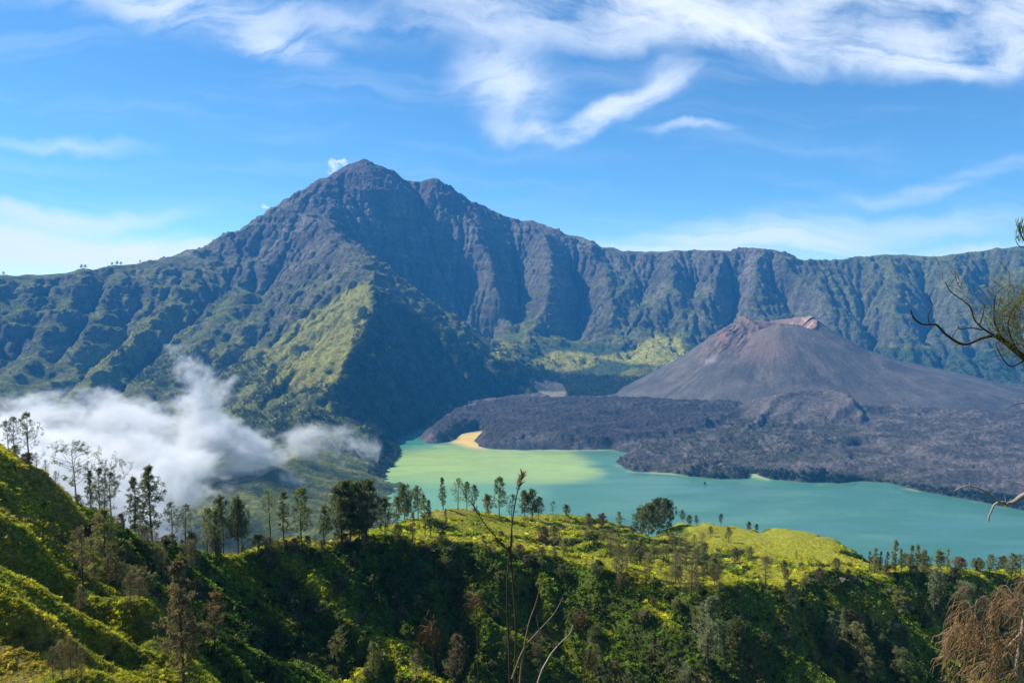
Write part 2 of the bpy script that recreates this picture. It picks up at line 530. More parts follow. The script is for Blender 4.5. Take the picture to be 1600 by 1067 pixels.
# spurs and gullies slanting down the left wall and the side of the big spur
P0x, P0y = project(GX, GY, Z16)
P0x = P0x + 9 * fbm(GX / 200, GY / 200, 3, 91); P0y = P0y + 9 * fbm(GX / 200, GY / 200, 3, 92)
front = np.where(P0x > 600, smooth(6900, 6600, GY), smooth(5700, 5300, GY))
for hgt_, wd_, line in ((62, 15, [(300, 440), (255, 490), (205, 545), (135, 600), (70, 665)]), (66, 16, [(385, 465), (325, 525), (280, 575), (215, 630), (170, 690)]), (50, 14, [(455, 490), (400, 560), (345, 610), (300, 670)]),
                        (52, 15, [(125, 445), (95, 500), (55, 560), (0, 615)]), (40, 10, [(185, 432), (155, 500), (110, 560)]), (-62, 12, [(335, 452), (258, 520), (215, 570), (140, 632)]), (-56, 11, [(222, 455), (190, 520), (120, 600), (40, 650)]),
                        (-55, 12, [(430, 500), (360, 560), (300, 610), (240, 670)]), (-50, 12, [(70, 450), (45, 520), (10, 560)]), (-42, 9, [(155, 445), (130, 500), (85, 560)]),
                        (34, 9, [(560, 445), (500, 455), (430, 470), (370, 480)]), (30, 8, [(520, 380), (450, 400), (390, 430)]), (-34, 9, [(560, 500), (510, 520), (460, 560), (420, 590)]), (30, 8, [(470, 560), (420, 610), (380, 650)]),
                        (38, 10, [(600, 470), (640, 560), (680, 610), (700, 640)]), (-34, 10, [(590, 520), (625, 600), (650, 660)]), (34, 9, [(690, 530), (740, 590), (760, 622)]), (34, 6, [(577, 436), (583, 492), (563, 525), (545, 560), (514, 607)]), (26, 5, [(610, 462), (640, 490), (700, 525), (760, 566), (832, 607)]),
                        (-60, 12, [(700, 370), (715, 430), (745, 480), (765, 520)]), (44, 9, [(655, 330), (668, 400), (700, 470), (730, 520)]), (-34, 8, [(610, 300), (640, 380), (670, 450)]), (30, 7, [(575, 270), (590, 340), (630, 420), (660, 480)]),
                        (70, 16, [(925, 395), (890, 440), (850, 490), (835, 520)]), (-60, 12, [(905, 440), (900, 480), (895, 520)]), (55, 14, [(1010, 410), (980, 460), (930, 500)]), (45, 10, [(1090, 415), (1060, 470), (1000, 510)]),
                        (-70, 9, [(638, 296), (656, 300)]), (80, 15, [(1225, 425), (1250, 445), (1290, 475), (1340, 520)]), (-70, 13, [(1240, 415), (1290, 450), (1340, 490), (1370, 520)]), (45, 9, [(1180, 400), (1160, 450), (1120, 500)]), (-45, 9, [(1140, 420), (1150, 460), (1135, 510)]),
                        (46, 8, [(1250, 480), (1330, 470), (1420, 480)]), (40, 7, [(1340, 440), (1430, 450), (1500, 440)]), (50, 12, [(1360, 430), (1400, 480), (1390, 540)]), (-45, 10, [(1440, 430), (1455, 480), (1440, 540)]), (50, 11, [(1520, 420), (1490, 480), (1500, 550)]), (40, 8, [(960, 470), (1040, 465), (1110, 480)])):
    Z16 = Z16 + 0.62 * front * hgt_ * np.exp(-(pdist(P0x, P0y, line) / wd_) ** 2)
zb = Z16.copy()
Z16 = Z16 + 30 * np.exp(-(np.hypot(GX - at(572, 249, 6500)[0], GY - 6500) / 55) ** 2) + 26 * np.exp(-(np.hypot(GX - at(676, 288, 6710)[0], GY - 6710) / 50) ** 2)
Z16, AR = erode(Z16, CC, 13, 0.07, 0.46, 0.03)
# finer detail
MC = 8.0
mx = np.arange(CX0, CX1 + 1, MC); my = np.arange(CY0, CY1 + 1, MC)
MX, MY = np.meshgrid(mx, my)


def upsample(G):
    return blur(bilin(G, CX0, CY0, CC, MX, MY), 1)


MZ = upsample(Z16)
MB = upsample(zb)
gyv, gxv = np.gradient(MZ, MC)
slope = np.hypot(gxv, gyv)
sl_s = blur(slope, 6)
steep = smooth(0.35, 0.95, sl_s)
n1 = 0.45 * fbm(MX / 110, MY / 110, 4, 31, 0.55, ridged=True) + 0.75 * fbm((MX + 0.6 * MY) / 190 + 0.4 * perlin(MX / 150, MY / 150, 8), (MB + 0.10 * MX) / 42, 3, 35, 0.55, ridged=True)
n2 = fbm(MX / 34, MY / 34, 3, 41, 0.6)
# strata: ledges running round the walls
lw = fbm(MX / 700, MY / 700, 3, 51) * 60 + 0.05 * MX
for per, amp in ((74.0, 15.0), (29.0, 6.5)):
    ph = (MZ + lw) / per
    fr = ph - np.floor(ph)
    step = smooth(0.25, 0.75, fr) - fr
    MZ = MZ + smooth(980, 760, MB) * steep * amp * 1.6 * step * (0.5 + smooth(-0.3, 0.4, fbm(MX / 300, MY / 300, 2, 61 + int(per))))
MZ = MZ + steep * (n1 * 30 + n2 * 20) * smooth(1120, 820, MB) + smooth(980, 1080, MB) * n2 * 5 + (1 - steep) * wallmask.mean() * n2 * 2.0
for (px, py, Yd, s1, s2, rr_) in ((572, 249, 6500, 0.58, 0.9, 420), (684, 287, 6720, 0.6, 1.0, 200), (645, 296, 6640, -0.1, 0, 1)):
    a_ = at(px, py, Yd)
    if s1 > 0:
        d_ = np.hypot(MX - a_[0], (MY - a_[1]) * 1.3)
        MZ = np.where(d_ < rr_, np.maximum(MZ, a_[2] + 3 - s1 * d_ - 0.0004 * d_ ** 2 + np.minimum(d_ / 90, 1) * 34 * (fbm(MX / 100, MY / 100, 4, 77, 0.6, True) - 0.5)), MZ)
PX, PY = project(MX, MY, MZ)
gyv, gxv = np.gradient(MZ, MC)
slope = np.hypot(gxv, gyv)
# --- colour
cn = fbm(MX / 260, MY / 260, 5, 71, 0.6)
cn2 = fbm(MX / 60, MY / 60, 4, 81, 0.6)
arl = np.log(np.maximum(bilin(AR, CX0, CY0, CC, MX, MY), 1))
ROCK = np.array((0.150, 0.132, 0.102)); ROCK2 = np.array((0.290, 0.250, 0.190)); DARK = np.array((0.062, 0.053, 0.050))
GR1 = np.array((0.225, 0.235, 0.045)); GR2 = np.array((0.100, 0.130, 0.034)); WOOD = np.array((0.030, 0.050, 0.022))
col = ROCK + (ROCK2 - ROCK) * smooth(-0.25, 0.45, cn)[..., None]
band = smooth(-0.2, 0.35, perlin((MZ + lw) / 21.0, MX * 0 + 3.3, 5))
col = lerp3(col, DARK, 0.45 * band * steep)
hgt = smooth(320, -250, MZ)
gmask = smooth(1.12, 0.60, slope + cn2 * 0.35 - 0.22 * hgt) * smooth(520, 60, MZ + 260 * cn)
leftish = smooth(900, 200, PX)
gmask = np.maximum(gmask, leftish * smooth(1.25, 0.75, slope + 0.45 * cn2) * smooth(330, -120, MZ + 200 * cn) * 0.85)
gmask = gmask * (0.30 + 0.7 * smooth(-0.30, 0.15, cn + 0.55 * hgt - 0.12))
gcol = GR2 + (GR1 - GR2) * smooth(-0.3, 0.4, cn2 + 0.3 * cn)[..., None]
col = lerp3(col, gcol, np.clip(gmask, 0, 1))
# green right-hand wall, low parts
rw = smooth(1180, 1340, PX) * smooth(640, 380, PY) * smooth(3900, 4400, MY)
col = lerp3(col, gcol * 0.95, 0.8 * rw * smooth(-0.45, 0.15, cn2 + 0.3 * cn))


def patch(poly, col_, k, soft=10, warp=14, ymin=0, ymax=1e9):
    global col
    s = sdist(PX + warp * cn2, PY + 0.6 * warp * cn, poly)
    s = smooth(-soft, soft, s) * k * ((MY > ymin) & (MY < ymax))
    col = lerp3(col, col_, s)
    return s


mott = smooth(-0.5, 0.1, cn2)
YG = np.array((0.40, 0.37, 0.070))
patch([(585, 440), (575, 500), (548, 558), (512, 608), (480, 612), (400, 600), (395, 560), (470, 500), (540, 450)], lerp3(gcol, YG, 0.35 + 0.6 * mott), 0.9, 8, 10, 2600, 4900)
patch([(130, 560), (230, 500), (250, 530), (190, 600), (110, 660), (60, 650)], lerp3(GR1, YG, 0.35 * mott), 0.6, 12, 26)
patch([(300, 560), (390, 510), (400, 560), (330, 640), (250, 640)], lerp3(GR1, YG, 0.35 * mott), 0.6, 12, 26)
patch([(400, 570), (470, 560), (440, 620), (370, 660), (340, 640)], lerp3(GR1, YG, 0.4 * mott), 0.6, 12, 20)
patch([(330, 420), (290, 500), (270, 560), (250, 560), (250, 480), (300, 430)], GR1, 0.7)
patch([(215, 540), (215, 590), (120, 640), (80, 600), (170, 550)], GR1, 0.6, 12, 22)
patch([(440, 640), (520, 620), (590, 700), (620, 760), (440, 800), (400, 700)], lerp3(GR2, YG, 0.6 * smooth(-0.1, 0.4, cn2)), 0.85, 12, 20)
patch([(578, 445), (840, 605), (700, 640), (620, 690), (520, 610), (583, 480)], WOOD * 1.3, 0.65, 5, 8, 2500, 5100)
patch([(640, 480), (720, 520), (800, 570), (840, 607), (790, 600), (700, 560), (650, 520)], GR2, 0.55, 6, 10, 3500, 5100)
# dark mixed floor of the caldera with meadows and a grey wash
fl = (MZ < -430 + 30 * cn) & (MY > 4100) & (PX > 770)
col = lerp3(col, WOOD * 2.0, 0.8 * fl)
for poly, cc_ in (([(765, 545), (795, 540), (812, 556), (790, 568), (765, 562)], YG),
                  ([(785, 532), (808, 538), (800, 546), (782, 540)], YG),
                  ([(826, 565), (868, 548), (925, 552), (935, 570), (890, 580), (840, 578)], YG),
                  ([(925, 558), (985, 548), (1026, 520), (1040, 530), (1058, 524), (1080, 562), (1060, 572), (985, 568)], YG * 1.25),
                  ([(940, 600), (985, 575), (1030, 572), (1010, 595), (960, 612)], GR1),
                  ([(815, 580), (905, 582), (880, 610), (840, 605)], np.array((0.15, 0.13, 0.12))),
                  ([(800, 622), (850, 612), (885, 611), (882, 620)], np.array((0.42, 0.33, 0.26)))):
    patch(poly, cc_, 0.92, 3, 5, 3900, 6000)
# gully shade painted into the colour: a dark woodland tone along the drainage
arm = smooth(3.2, 5.5, arl) * smooth(300, 0, MZ) * smooth(-600, -560, MZ)
col = lerp3(col, WOOD * 1.3, 0.6 * arm)
# reddish brown  summit
col = lerp3(col, (0.13, 0.098, 0.092), 0.55 * smooth(520, 900, MZ))
vis = (PX > -320) & (PX < 1920) & (MZ > -690)
# drop what lies far behind the skyline
keep = vis & (MY < 7900)


def rock_mat(name, scale=1.0, bump=1.0, vscale=1.0, vary=0.62):
    m, b, p = new_mat(name)
    at_ = b.node('ShaderNodeVertexColor'); at_.layer_name = 'Col'
    geo = b.node('ShaderNodeNewGeometry').outputs['Position']
    a = b.noise(geo, 0.03 * scale, 6, 0.65)
    c = b.noise(geo, 0.11 * scale, 5, 0.7)
    v = b.math('ADD', b.math('MULTIPLY', a, 0.5), b.math('MULTIPLY', c, 0.5))
    f = b.mr(v, 0.36, 0.64, 1 - vary, 1 + vary * 0.8, False)
    fc = b.comb(f, f, f)
    colr = b.mix(1.0, at_.outputs[0], fc, 'MULTIPLY')
    b.put(p.inputs['Base Color'], colr)
    bp = b.node('ShaderNodeBump')
    bp.inputs['Strength'].default_value = bump
    bp.inputs['Distance'].default_value = 36.0 / scale
    b.put(bp.inputs['Height'], b.math('ADD', b.math('MULTIPLY', a, 1.0), b.math('MULTIPLY', c, 0.5)))
    b.L.new(bp.outputs[0], p.inputs['Normal'])
    return m


mt = grid_mesh('mountain', MX, MY, MZ, keep, rock_mat('mountain_rock_and_grass'), {'Col': col})
tag(mt, kind='structure')

# ================================================================== VOLCANIC CONE
ccx, ccy = (1215 - 800) / F * 4050, 4050.0
n_r, n_a = 260, 900
rr = np.concatenate([np.linspace(1, 240, 90), np.linspace(244, 1900, n_r - 90)])
aa = np.linspace(0, 2 * math.pi, n_a)
A_, R_ = np.meshgrid(aa, rr)
wobx = np.cos(A_); woby = np.sin(A_)
rimr = 175 * (1 + 0.16 * fbm(wobx * 1.3 + 4, woby * 1.3, 3, 5)) * (1 + 0.18 * np.abs(wobx))
# cone profile: a steep upper cone that flattens out to a long apron (longer to the right)
rx = R_ / (1 + 0.10 * smooth(-0.2, 1, wobx) + 0.55 * smooth(0.0, 1, wobx) * smooth(350, 1200, R_))
top = -190.0
dd_ = np.maximum(rx - 175, 0)
prof = top - np.where(dd_ < 700, 0.70 * dd_ - 0.00013 * dd_ ** 2, 0.70 * 700 - 0.00013 * 700 ** 2 + 0.16 * (dd_ - 700))
crater = -95 * smooth(1.0, 0.35, R_ / rimr)
ed = np.exp(-((R_ - rimr) / 28) ** 2)
ZC = np.where(R_ < rimr, top, prof) + crater
# rim height varies: high left shoulder, notch towards the viewer, second knob on the right
ang = A_
rimh = 6 * np.cos(2 * (ang - 0.15)) + 12 * np.exp(-((ang - 0.1) / 0.5) ** 2) - 40 * np.exp(-((ang - 5.45) / 0.36) ** 2) - 30 * np.exp(-((ang - 3.95) / 0.34) ** 2) - 8 * np.exp(-((ang - 4.72) / 0.4) ** 2) - 12 * np.exp(-((ang - 1.6) / 0.5) ** 2) + 6 * fbm(wobx * 3, woby * 3, 3, 8)
ZC = ZC + rimh * np.exp(-np.maximum(R_ - rimr, 0) / 160) * smooth(0.3, 1.0, R_ / rimr)
# fine radial runnels
run = fbm(A_ * 28 / (2 * math.pi) * 2.2, R_ / 900, 4, 12, 0.6)
run2 = fbm(A_ * 120 / (2 * math.pi) * 2.0, R_ / 500, 3, 15, 0.6)
gate = smooth(200, 380, R_) * smooth(1500, 700, R_)
gul = 1.3 * np.exp(-((A_ - 5.35) / 0.26) ** 2) + 0.6 * np.exp(-((A_ - 3.5) / 0.3) ** 2) + 0.25 * smooth(0.1, 0.5, fbm(wobx * 3 + 9, woby * 3, 2, 33))
ZC = ZC + gate * (run * 2.5 + run2 * (0.3 + 6.5 * gul))
XC = ccx + R_ * wobx; YC = ccy + R_ * woby
ZC = ZC + fbm(XC / 60, YC / 60, 4, 18) * 3.0 + 16 * fbm(XC / 420, YC / 420, 3, 19) * gate + 4 * gate * smooth(0.1, 0.4, fbm(XC / 150, YC / 150, 3, 20)) * fbm(XC / 22, YC / 22, 3, 21, 0.6, True)
# craggy old crater wall on the left shoulder
crag = np.exp(-(((XC - (ccx - 300)) / 120) ** 2 + ((YC - (ccy - 80)) / 170) ** 2))
ZC = ZC + crag * (40 * fbm(XC / 55, YC / 55, 4, 25, 0.6, True) + 4)
c2 = fbm(XC / 120, YC / 120, 4, 28, 0.6)
cc_ = np.broadcast_to(np.array((0.092, 0.087, 0.079)), ZC.shape + (3,)).copy()
cc_ = lerp3(cc_, (0.145, 0.128, 0.110), smooth(-0.2, 0.6, c2 + 0.6 * (smooth(420, 200, R_))))
cc_ = lerp3(cc_, (0.062, 0.060, 0.060), 0.7 * smooth(0.0, 0.3, fbm(XC / 260 + 3, YC / 260, 4, 29, 0.6)))
cc_ = lerp3(cc_, (0.17, 0.145, 0.12), 0.6 * smooth(0.08, 0.3, fbm(XC / 130 + 8, YC / 210, 4, 30, 0.6)) * smooth(900, 500, R_))
inner = smooth(1.12, 0.9, R_ / rimr)
cc_ = lerp3(cc_, (0.24, 0.15, 0.115), 0.85 * inner)
cc_ = lerp3(cc_, (0.46, 0.32, 0.22), 0.9 * inner * smooth(0.0, 0.4, fbm(XC / 40, YC / 40, 3, 4)) * smooth(0.0, 0.8, wobx))
cc_ = lerp3(cc_, (0.25, 0.155, 0.115), np.clip(crag * 1.5, 0, 1) * smooth(-0.3, 0.3, fbm(XC / 50, YC / 50, 3, 6)))
PXc, PYc = project(XC, YC, ZC)
cc_ = lerp3(cc_, (0.36, 0.30, 0.28), 0.6 * smooth(-3, 6, sdist(PXc + 5 * c2, PYc, [(1100, 562), (1125, 552), (1118, 566), (1100, 572)])) * (YC < ccy))
cc_ = lerp3(cc_, (0.22, 0.15, 0.115), 0.6 * smooth(-14, 14, sdist(PXc + 12 * c2, PYc + 8 * c2, [(1165, 520), (1205, 512), (1240, 540), (1230, 570), (1150, 560)])) * (YC < ccy))
runc = smooth(-0.5, 0.5, run2)[..., None] * 0.14 + 0.93
cc_ = cc_ * runc
cone = grid_mesh('volcanic_cone', XC, YC, ZC, np.ones(XC.shape, bool) & (ZC > -660), rock_mat('cone_ash', 1.6, 0.45, vary=0.22), {'Col': cc_})
tag(cone, kind='structure')

# ================================================================== LAVA FIELD
def on_lake(px, py):
    ax, az = ray(px, py)
    Yd = LAKE / float(az)
    return (float(ax) * Yd, Yd)


shore = [(652, 684), (660, 692), (685, 694), (702, 690), (716, 687), (722, 678), (750, 673), (758, 680), (738, 688), (746, 697), (762, 702), (800, 704), (850, 703),
         (900, 704), (935, 703), (957, 703), (988, 710), (972, 714), (956, 722), (985, 737), (1050, 740), (1090, 746), (1120, 749), (1168, 748), (1176, 741),
         (1200, 749), (1270, 755), (1310, 756), (1345, 752), (1385, 755), (1430, 766), (1500, 779), (1560, 791), (1600, 799), (1720, 822), (1900, 860)]
LP = [on_lake(*p) for p in shore]
LP += [(3600, 2500), (4300, 4300), (3600, 4700), (2400, 4700), (1200, 4500), (500, 4150), (250, 4080)]
LP += [at(850, 612, 4250)[:2], at(800, 618, 4150)[:2], at(740, 628, 3950)[:2], at(705, 640, 3780)[:2], at(692, 655, 3450)[:2], at(668, 674, 3180)[:2]]
lx = np.arange(-520, 3400, 6.0); ly = np.arange(2050, 4720, 8.0)
LX, LY = np.meshgrid(lx, ly)
wx = 14 * fbm(LX / 70, LY / 70, 3, 101); wy = 18 * fbm(LX / 70, LY / 70, 3, 102)
sdl = sdist(LX + wx, LY + wy, LP)
inl = np.maximum(sdl, 0)
base = LAKE - 6 + 20 * smooth(-6, 40, sdl) + 42 * smooth(0, 1100, inl) + 26 * smooth(250, 1500, inl)
big = fbm(LX / 420, LY / 300, 4, 103)
flow = fbm(LX / 260 + big, LY / 60 + 0.002 * LX, 4, 104, 0.55, True)
blk = fbm(LX / 30, LY / 30, 3, 105, 0.65, True)
amp = smooth(-5, 60, sdl)
LZ = base + amp * (big * 16 + flow * 14 + blk * 9.0 + fbm(LX / 13, LY / 15, 2, 106) * 5.5)
# lobe edges of the younger flow: raised lip running right from the lake
lip = sdist(LX + 2 * wx, LY + 2 * wy, [at(*q)[:2] for q in [(655, 690, 3000), (950, 700, 2850), (1100, 690, 3030), (1180, 650, 3320), (1210, 630, 3450), (1000, 628, 3700), (800, 630, 3900), (700, 655, 3500)]])
LZ = LZ + 20 * smooth(-14, 26, lip) * amp
# small old crater hill on the field
hx, hy, _ = at(1262, 655, 3300)
he = np.hypot((LX - hx) / 1.15, LY - hy) + 14 * fbm(LX / 60, LY / 60, 2, 107)
hill = 62 * smooth(330, 110, he)
Qx, Qy = project(LX, LY, base)
Qx = Qx + 14 * fbm(LX / 90, LY / 90, 3, 121); Qy = Qy + 5 * fbm(LX / 90, LY / 90, 3, 122)
for hgt_, wd_, line in ((22, 4, [(1165, 678), (1200, 652), (1250, 636), (1300, 638), (1345, 662)]), (-20, 5, [(1215, 668), (1260, 655), (1300, 658)]), (15, 4, [(700, 664), (850, 655), (1000, 652), (1150, 640)]), (13, 3, [(800, 640), (950, 637), (1080, 628)]),
                        (16, 4, [(1000, 702), (1150, 684), (1250, 694), (1330, 720)]), (20, 5, [(1230, 705), (1350, 692), (1500, 722), (1620, 738)]), (18, 4, [(1300, 662), (1400, 642), (1500, 652), (1620, 664)]), (20, 4, [(1380, 598), (1470, 612), (1620, 642)]),
                        (-12, 4, [(760, 672), (900, 668), (980, 662)]), (14, 4, [(900, 686), (980, 672), (1100, 668)]), (-14, 4, [(1330, 700), (1440, 680), (1600, 700)]), (15, 4, [(1420, 745), (1520, 752), (1620, 775)])):
    hill = hill + amp * hgt_ * np.exp(-(pdist(Qx, Qy, line) / wd_) ** 2)
sup = 0.75 * smooth(340, 240, he)
LZ = LZ * (1 - sup) + (base + amp * big * 8) * sup + hill
l1 = fbm(LX / 150, LY / 90, 5, 111, 0.6); l2 = fbm(LX / 40, LY / 40, 4, 112, 0.6)
lc = np.broadcast_to(np.array((0.086, 0.080, 0.074)), LZ.shape + (3,)).copy()
lc = lerp3(lc, (0.215, 0.188, 0.165), smooth(-0.05, 0.35, l1 + 0.5 * l2))
lc = lerp3(lc, (0.052, 0.049, 0.050), 0.65 * smooth(-6, 20, lip))
PXl, PYl = project(LX, LY, LZ)
right = smooth(960, 1060, PXl) * smooth(-10, 20, -lip)
lc = lerp3(lc, (0.19, 0.160, 0.135), 0.5 * right * smooth(-0.4, 0.3, l1 + 0.6 * l2))
veg = right * smooth(0.05, 0.5, fbm(LX / 120, LY / 120, 4, 113) + 0.25 * smooth(1500, 1150, PXl) + 0.5 * smooth(80, 10, inl)) * smooth(640, 670, PYl + 20 * l1)
lc = lerp3(lc, (0.060, 0.075, 0.032), 0.55 * veg)
lc = lerp3(lc, (0.19, 0.16, 0.135), 0.7 * smooth(300, 200, he) * smooth(50, 110, he))
for poly in ([(1405, 705), (1425, 695), (1450, 703), (1490, 714), (1480, 722), (1420, 712)], [(1240, 720), (1260, 712), (1256, 735), (1238, 738)], [(1480, 716), (1600, 722), (1600, 742), (1540, 735)]):
    lc = lerp3(lc, (0.26, 0.22, 0.19), 0.5 * smooth(-5, 7, sdist(PXl + 12 * l2, PYl + 6 * l1, poly)))
keepl = (sdl > -25) & (PXl < 1950)
lava = grid_mesh('lava_field', LX, LY, LZ, keepl, rock_mat('lava_rock', 2.2, 1.0, vary=0.75), {'Col': lc})
tag(lava, kind='structure')

# ================================================================== LAKE
wxs = np.arange(-1500, 3300, 9.0); wys = np.concatenate([np.arange(700, 2200, 24.0), np.arange(2200, 4300, 9.0)])
WX, WY = np.meshgrid(wxs, wys)
WZ = np.full(WX.shape, LAKE)
PXw, PYw = project(WX, WY, WZ)
w1 = fbm(WX / 260, WY / 90, 5, 201, 0.55); w2 = fbm(WX / 60, WY / 26, 4, 202)
TEAL = np.array((0.054, 0.166, 0.118)); TEAL2 = np.array((0.082, 0.206, 0.134)); PALE = np.array((0.33, 0.44, 0.13)); YEL = np.array((0.80, 0.54, 0.16)); JADE = np.array((0.045, 0.21, 0.125))
wc = TEAL2 + (TEAL - TEAL2) * smooth(-0.25, 0.35, w1 + (PXw - 1100) / 900)[..., None]
qx = PXw + 26 * w1 + 8 * w2; qy = PYw + 6 * w1 + 2.5 * w2
s = smooth(-12, 12, sdist(qx, qy, [(560, 715), (640, 705), (690, 694), (760, 700), (885, 704), (925, 725), (945, 742), (890, 752), (700, 760), (560, 760)]))
wc = lerp3(wc, PALE * (1 + 0.14 * w2[..., None]), 0.95 * s)
s = smooth(-22, 22, sdist(qx, qy, [(560, 745), (700, 752), (800, 756), (850, 770), (780, 800), (560, 830)]))
wc = lerp3(wc, (0.17, 0.36, 0.20), 0.7 * s)
s = smooth(0, 14, 706 - qy) * smooth(712, 672, qx)
wc = lerp3(wc, JADE, 0.95 * s)
s = smooth(-4, 6, sdist(PXw + 7 * w2, PYw + 2 * w2, [(705, 692), (720, 676), (755, 672), (760, 682), (745, 690), (760, 703), (735, 700)]))
wc = lerp3(wc, YEL, s)
s = smooth(26, 0, sdist(WX, WY, LP) * -1 + 14 * w2) * (PXw > 745)
wc = lerp3(wc, (0.42, 0.46, 0.20), 0.55 * s * smooth(0.0, 0.35, w1 + 0.25 * (PXw < 900)))
s = smooth(-4, 4, sdist(PXw, PYw, [(1168, 744), (1180, 738), (1210, 746), (1200, 750)]))
wc = lerp3(wc, (0.40, 0.50, 0.18), 0.8 * s)
m, b, p = new_mat('lake_water')
va = b.node('ShaderNodeVertexColor'); va.layer_name = 'Col'
b.put(p.inputs['Base Color'], va.outputs[0])
p.inputs['IOR'].default_value = 1.33
p.inputs['Specular IOR Level'].default_value = 0.3
geo = b.node('ShaderNodeNewGeometry').outputs['Position']
b.put(p.inputs['Roughness'], b.mr(b.noise(b.vmath('MULTIPLY', geo, (0.0022, 0.010, 0.01)), 1.0, 5, 0.6, 0.4), 0.35, 0.65, 0.10, 0.42))
bp = b.node('ShaderNodeBump'); bp.inputs['Strength'].default_value = 0.35; bp.inputs['Distance'].default_value = 1.0
b.put(bp.inputs['Height'], b.noise(b.vmath('MULTIPLY', geo, (0.08, 0.20, 0.1)), 1.0, 5, 0.6))
b.L.new(bp.outputs[0], p.inputs['Normal'])
lake = grid_mesh('lake', WX, WY, WZ, (PXw > -900) & (PXw < 1900), m, {'Col': wc})
tag(lake, kind='structure')

# ================================================================== FOREGROUND: hillside, ravine, meadow ridge
fctrl = []
leftcrest = [(-150, 600, 106), (0, 688, 112), (60, 722, 114), (130, 768, 119), (200, 795, 140), (255, 815, 163), (310, 835, 182), (400, 850, 194), (470, 856, 199), (560, 852, 205),
             (650, 862, 208), (750, 872, 210), (850, 884, 212), (930, 893, 212), (1000, 905, 208), (1080, 925, 202), (1150, 930, 200), (1230, 925, 206), (1300, 905, 216), (1400, 900, 224), (1500, 893, 232), (1600, 908, 236), (1750, 915, 240)]
fctrl += dens(leftcrest, 9)
back = [(560, 830, 232), (620, 806, 262), (660, 797, 285), (720, 797, 305), (800, 806, 315), (870, 800, 330), (930, 808, 345), (1000, 826, 350), (1060, 812, 365), (1110, 818, 370), (1160, 826, 372),
        (1195, 820, 375), (1240, 822, 370), (1300, 836, 352), (1340, 850, 338), (1368, 866, 322), (1400, 882, 302), (1450, 886, 290), (1520, 884, 285), (1600, 884, 282), (1720, 884, 280)]
fctrl += dens(back, 14)
mead = [(640, 830, 238), (750, 832, 258), (900, 832, 285), (900, 862, 245), (1000, 862, 262), (1050, 850, 300), (1120, 846, 325), (1200, 852, 325), (1280, 858, 320), (1200, 875, 275), (1320, 878, 290),
        (1100, 880, 255), (1150, 905, 225), (1300, 890, 250), (1450, 892, 255), (1560, 895, 255)]
fctrl += [at(*p) for p in mead]
# steep face under the edge: for each edge point the depth that gives the wanted slope at a given picture height
def face(px, pye, Ye, py, s):
    ze = at(px, pye, Ye)[2]; t = -float(ray(px, py)[1])
    B = (t * Ye + ze) / (s + t)
    return at(px, py, Ye - B)


for (px, pye, Ye) in leftcrest[4:]:
    for dpy, s_ in ((14, 1.3), (55, 1.0), (110, 0.85), (170, 0.85)):
        if px + 0 < 480 and dpy > 60: continue
        if 1230 <= px <= 1500 and dpy == 14: continue
        if dpy == 170 and pye + dpy > 1066: continue
        fctrl.append(face(px, pye, Ye, pye + dpy, s_))
fctrl += [face(px, pye, Ye, py, s_) for px, pye, Ye, py, s_ in [(1380, 905, 222, 930, .8), (1420, 905, 224, 962, .75), (1340, 905, 218, 945, .8), (1290, 908, 216, 1000, .9), (1500, 895, 232, 1000, .9), (1400, 905, 222, 1067, 1.0),
          (1600, 908, 236, 1067, .9), (1200, 927, 204, 1067, .9), (1000, 905, 208, 1067, .9), (850, 884, 212, 1067, .9), (760, 872, 210, 1067, .9), (540, 853, 204, 1067, .95), (430, 852, 196, 1067, .95), (420, 852, 195, 980, .95), (300, 834, 180, 930, 1.0), (240, 815, 158, 900, 1.0)]]
fctrl += dens([(440, 856, 195), (500, 915, 188), (560, 975, 182.5), (620, 1025, 179), (690, 1067, 176)], 5)
fctrl += dens([(530, 885, 199), (585, 930, 197), (650, 985, 194), (720, 1040, 190)], 5)
fctrl += dens([(330, 840, 182), (360, 880, 176), (400, 930, 170), (450, 985, 166), (500, 1040, 163)], 6)
fctrl += dens([(400, 880, 190), (440, 930, 186), (490, 985, 182)], 6)
# left hill ribs
fctrl += dens([(100, 775, 112), (180, 872, 105), (250, 930, 98), (330, 1005, 90), (410, 1075, 83)], 6)
fctrl += dens([(60, 830, 98), (130, 915, 91), (210, 985, 85), (300, 1067, 78)], 7)
fctrl += dens([(0, 855, 84), (60, 930, 78), (130, 1000, 73), (200, 1067, 68)], 7)
fctrl += [at(*p) for p in [(130, 893, 100), (200, 955, 96), (300, 1038, 89), (60, 890, 91), (130, 965, 85), (200, 1027, 79), (0, 770, 98), (50, 765, 107), (20, 730, 107), (0, 965, 73), (40, 1030, 66), (-200, 900, 75), (-200, 750, 92), (0, 1067, 62)]]
fctrl += [(-44, 122, -76), (-28, 130, -98), (-55, 130, -66), (-18, 100, -78)]
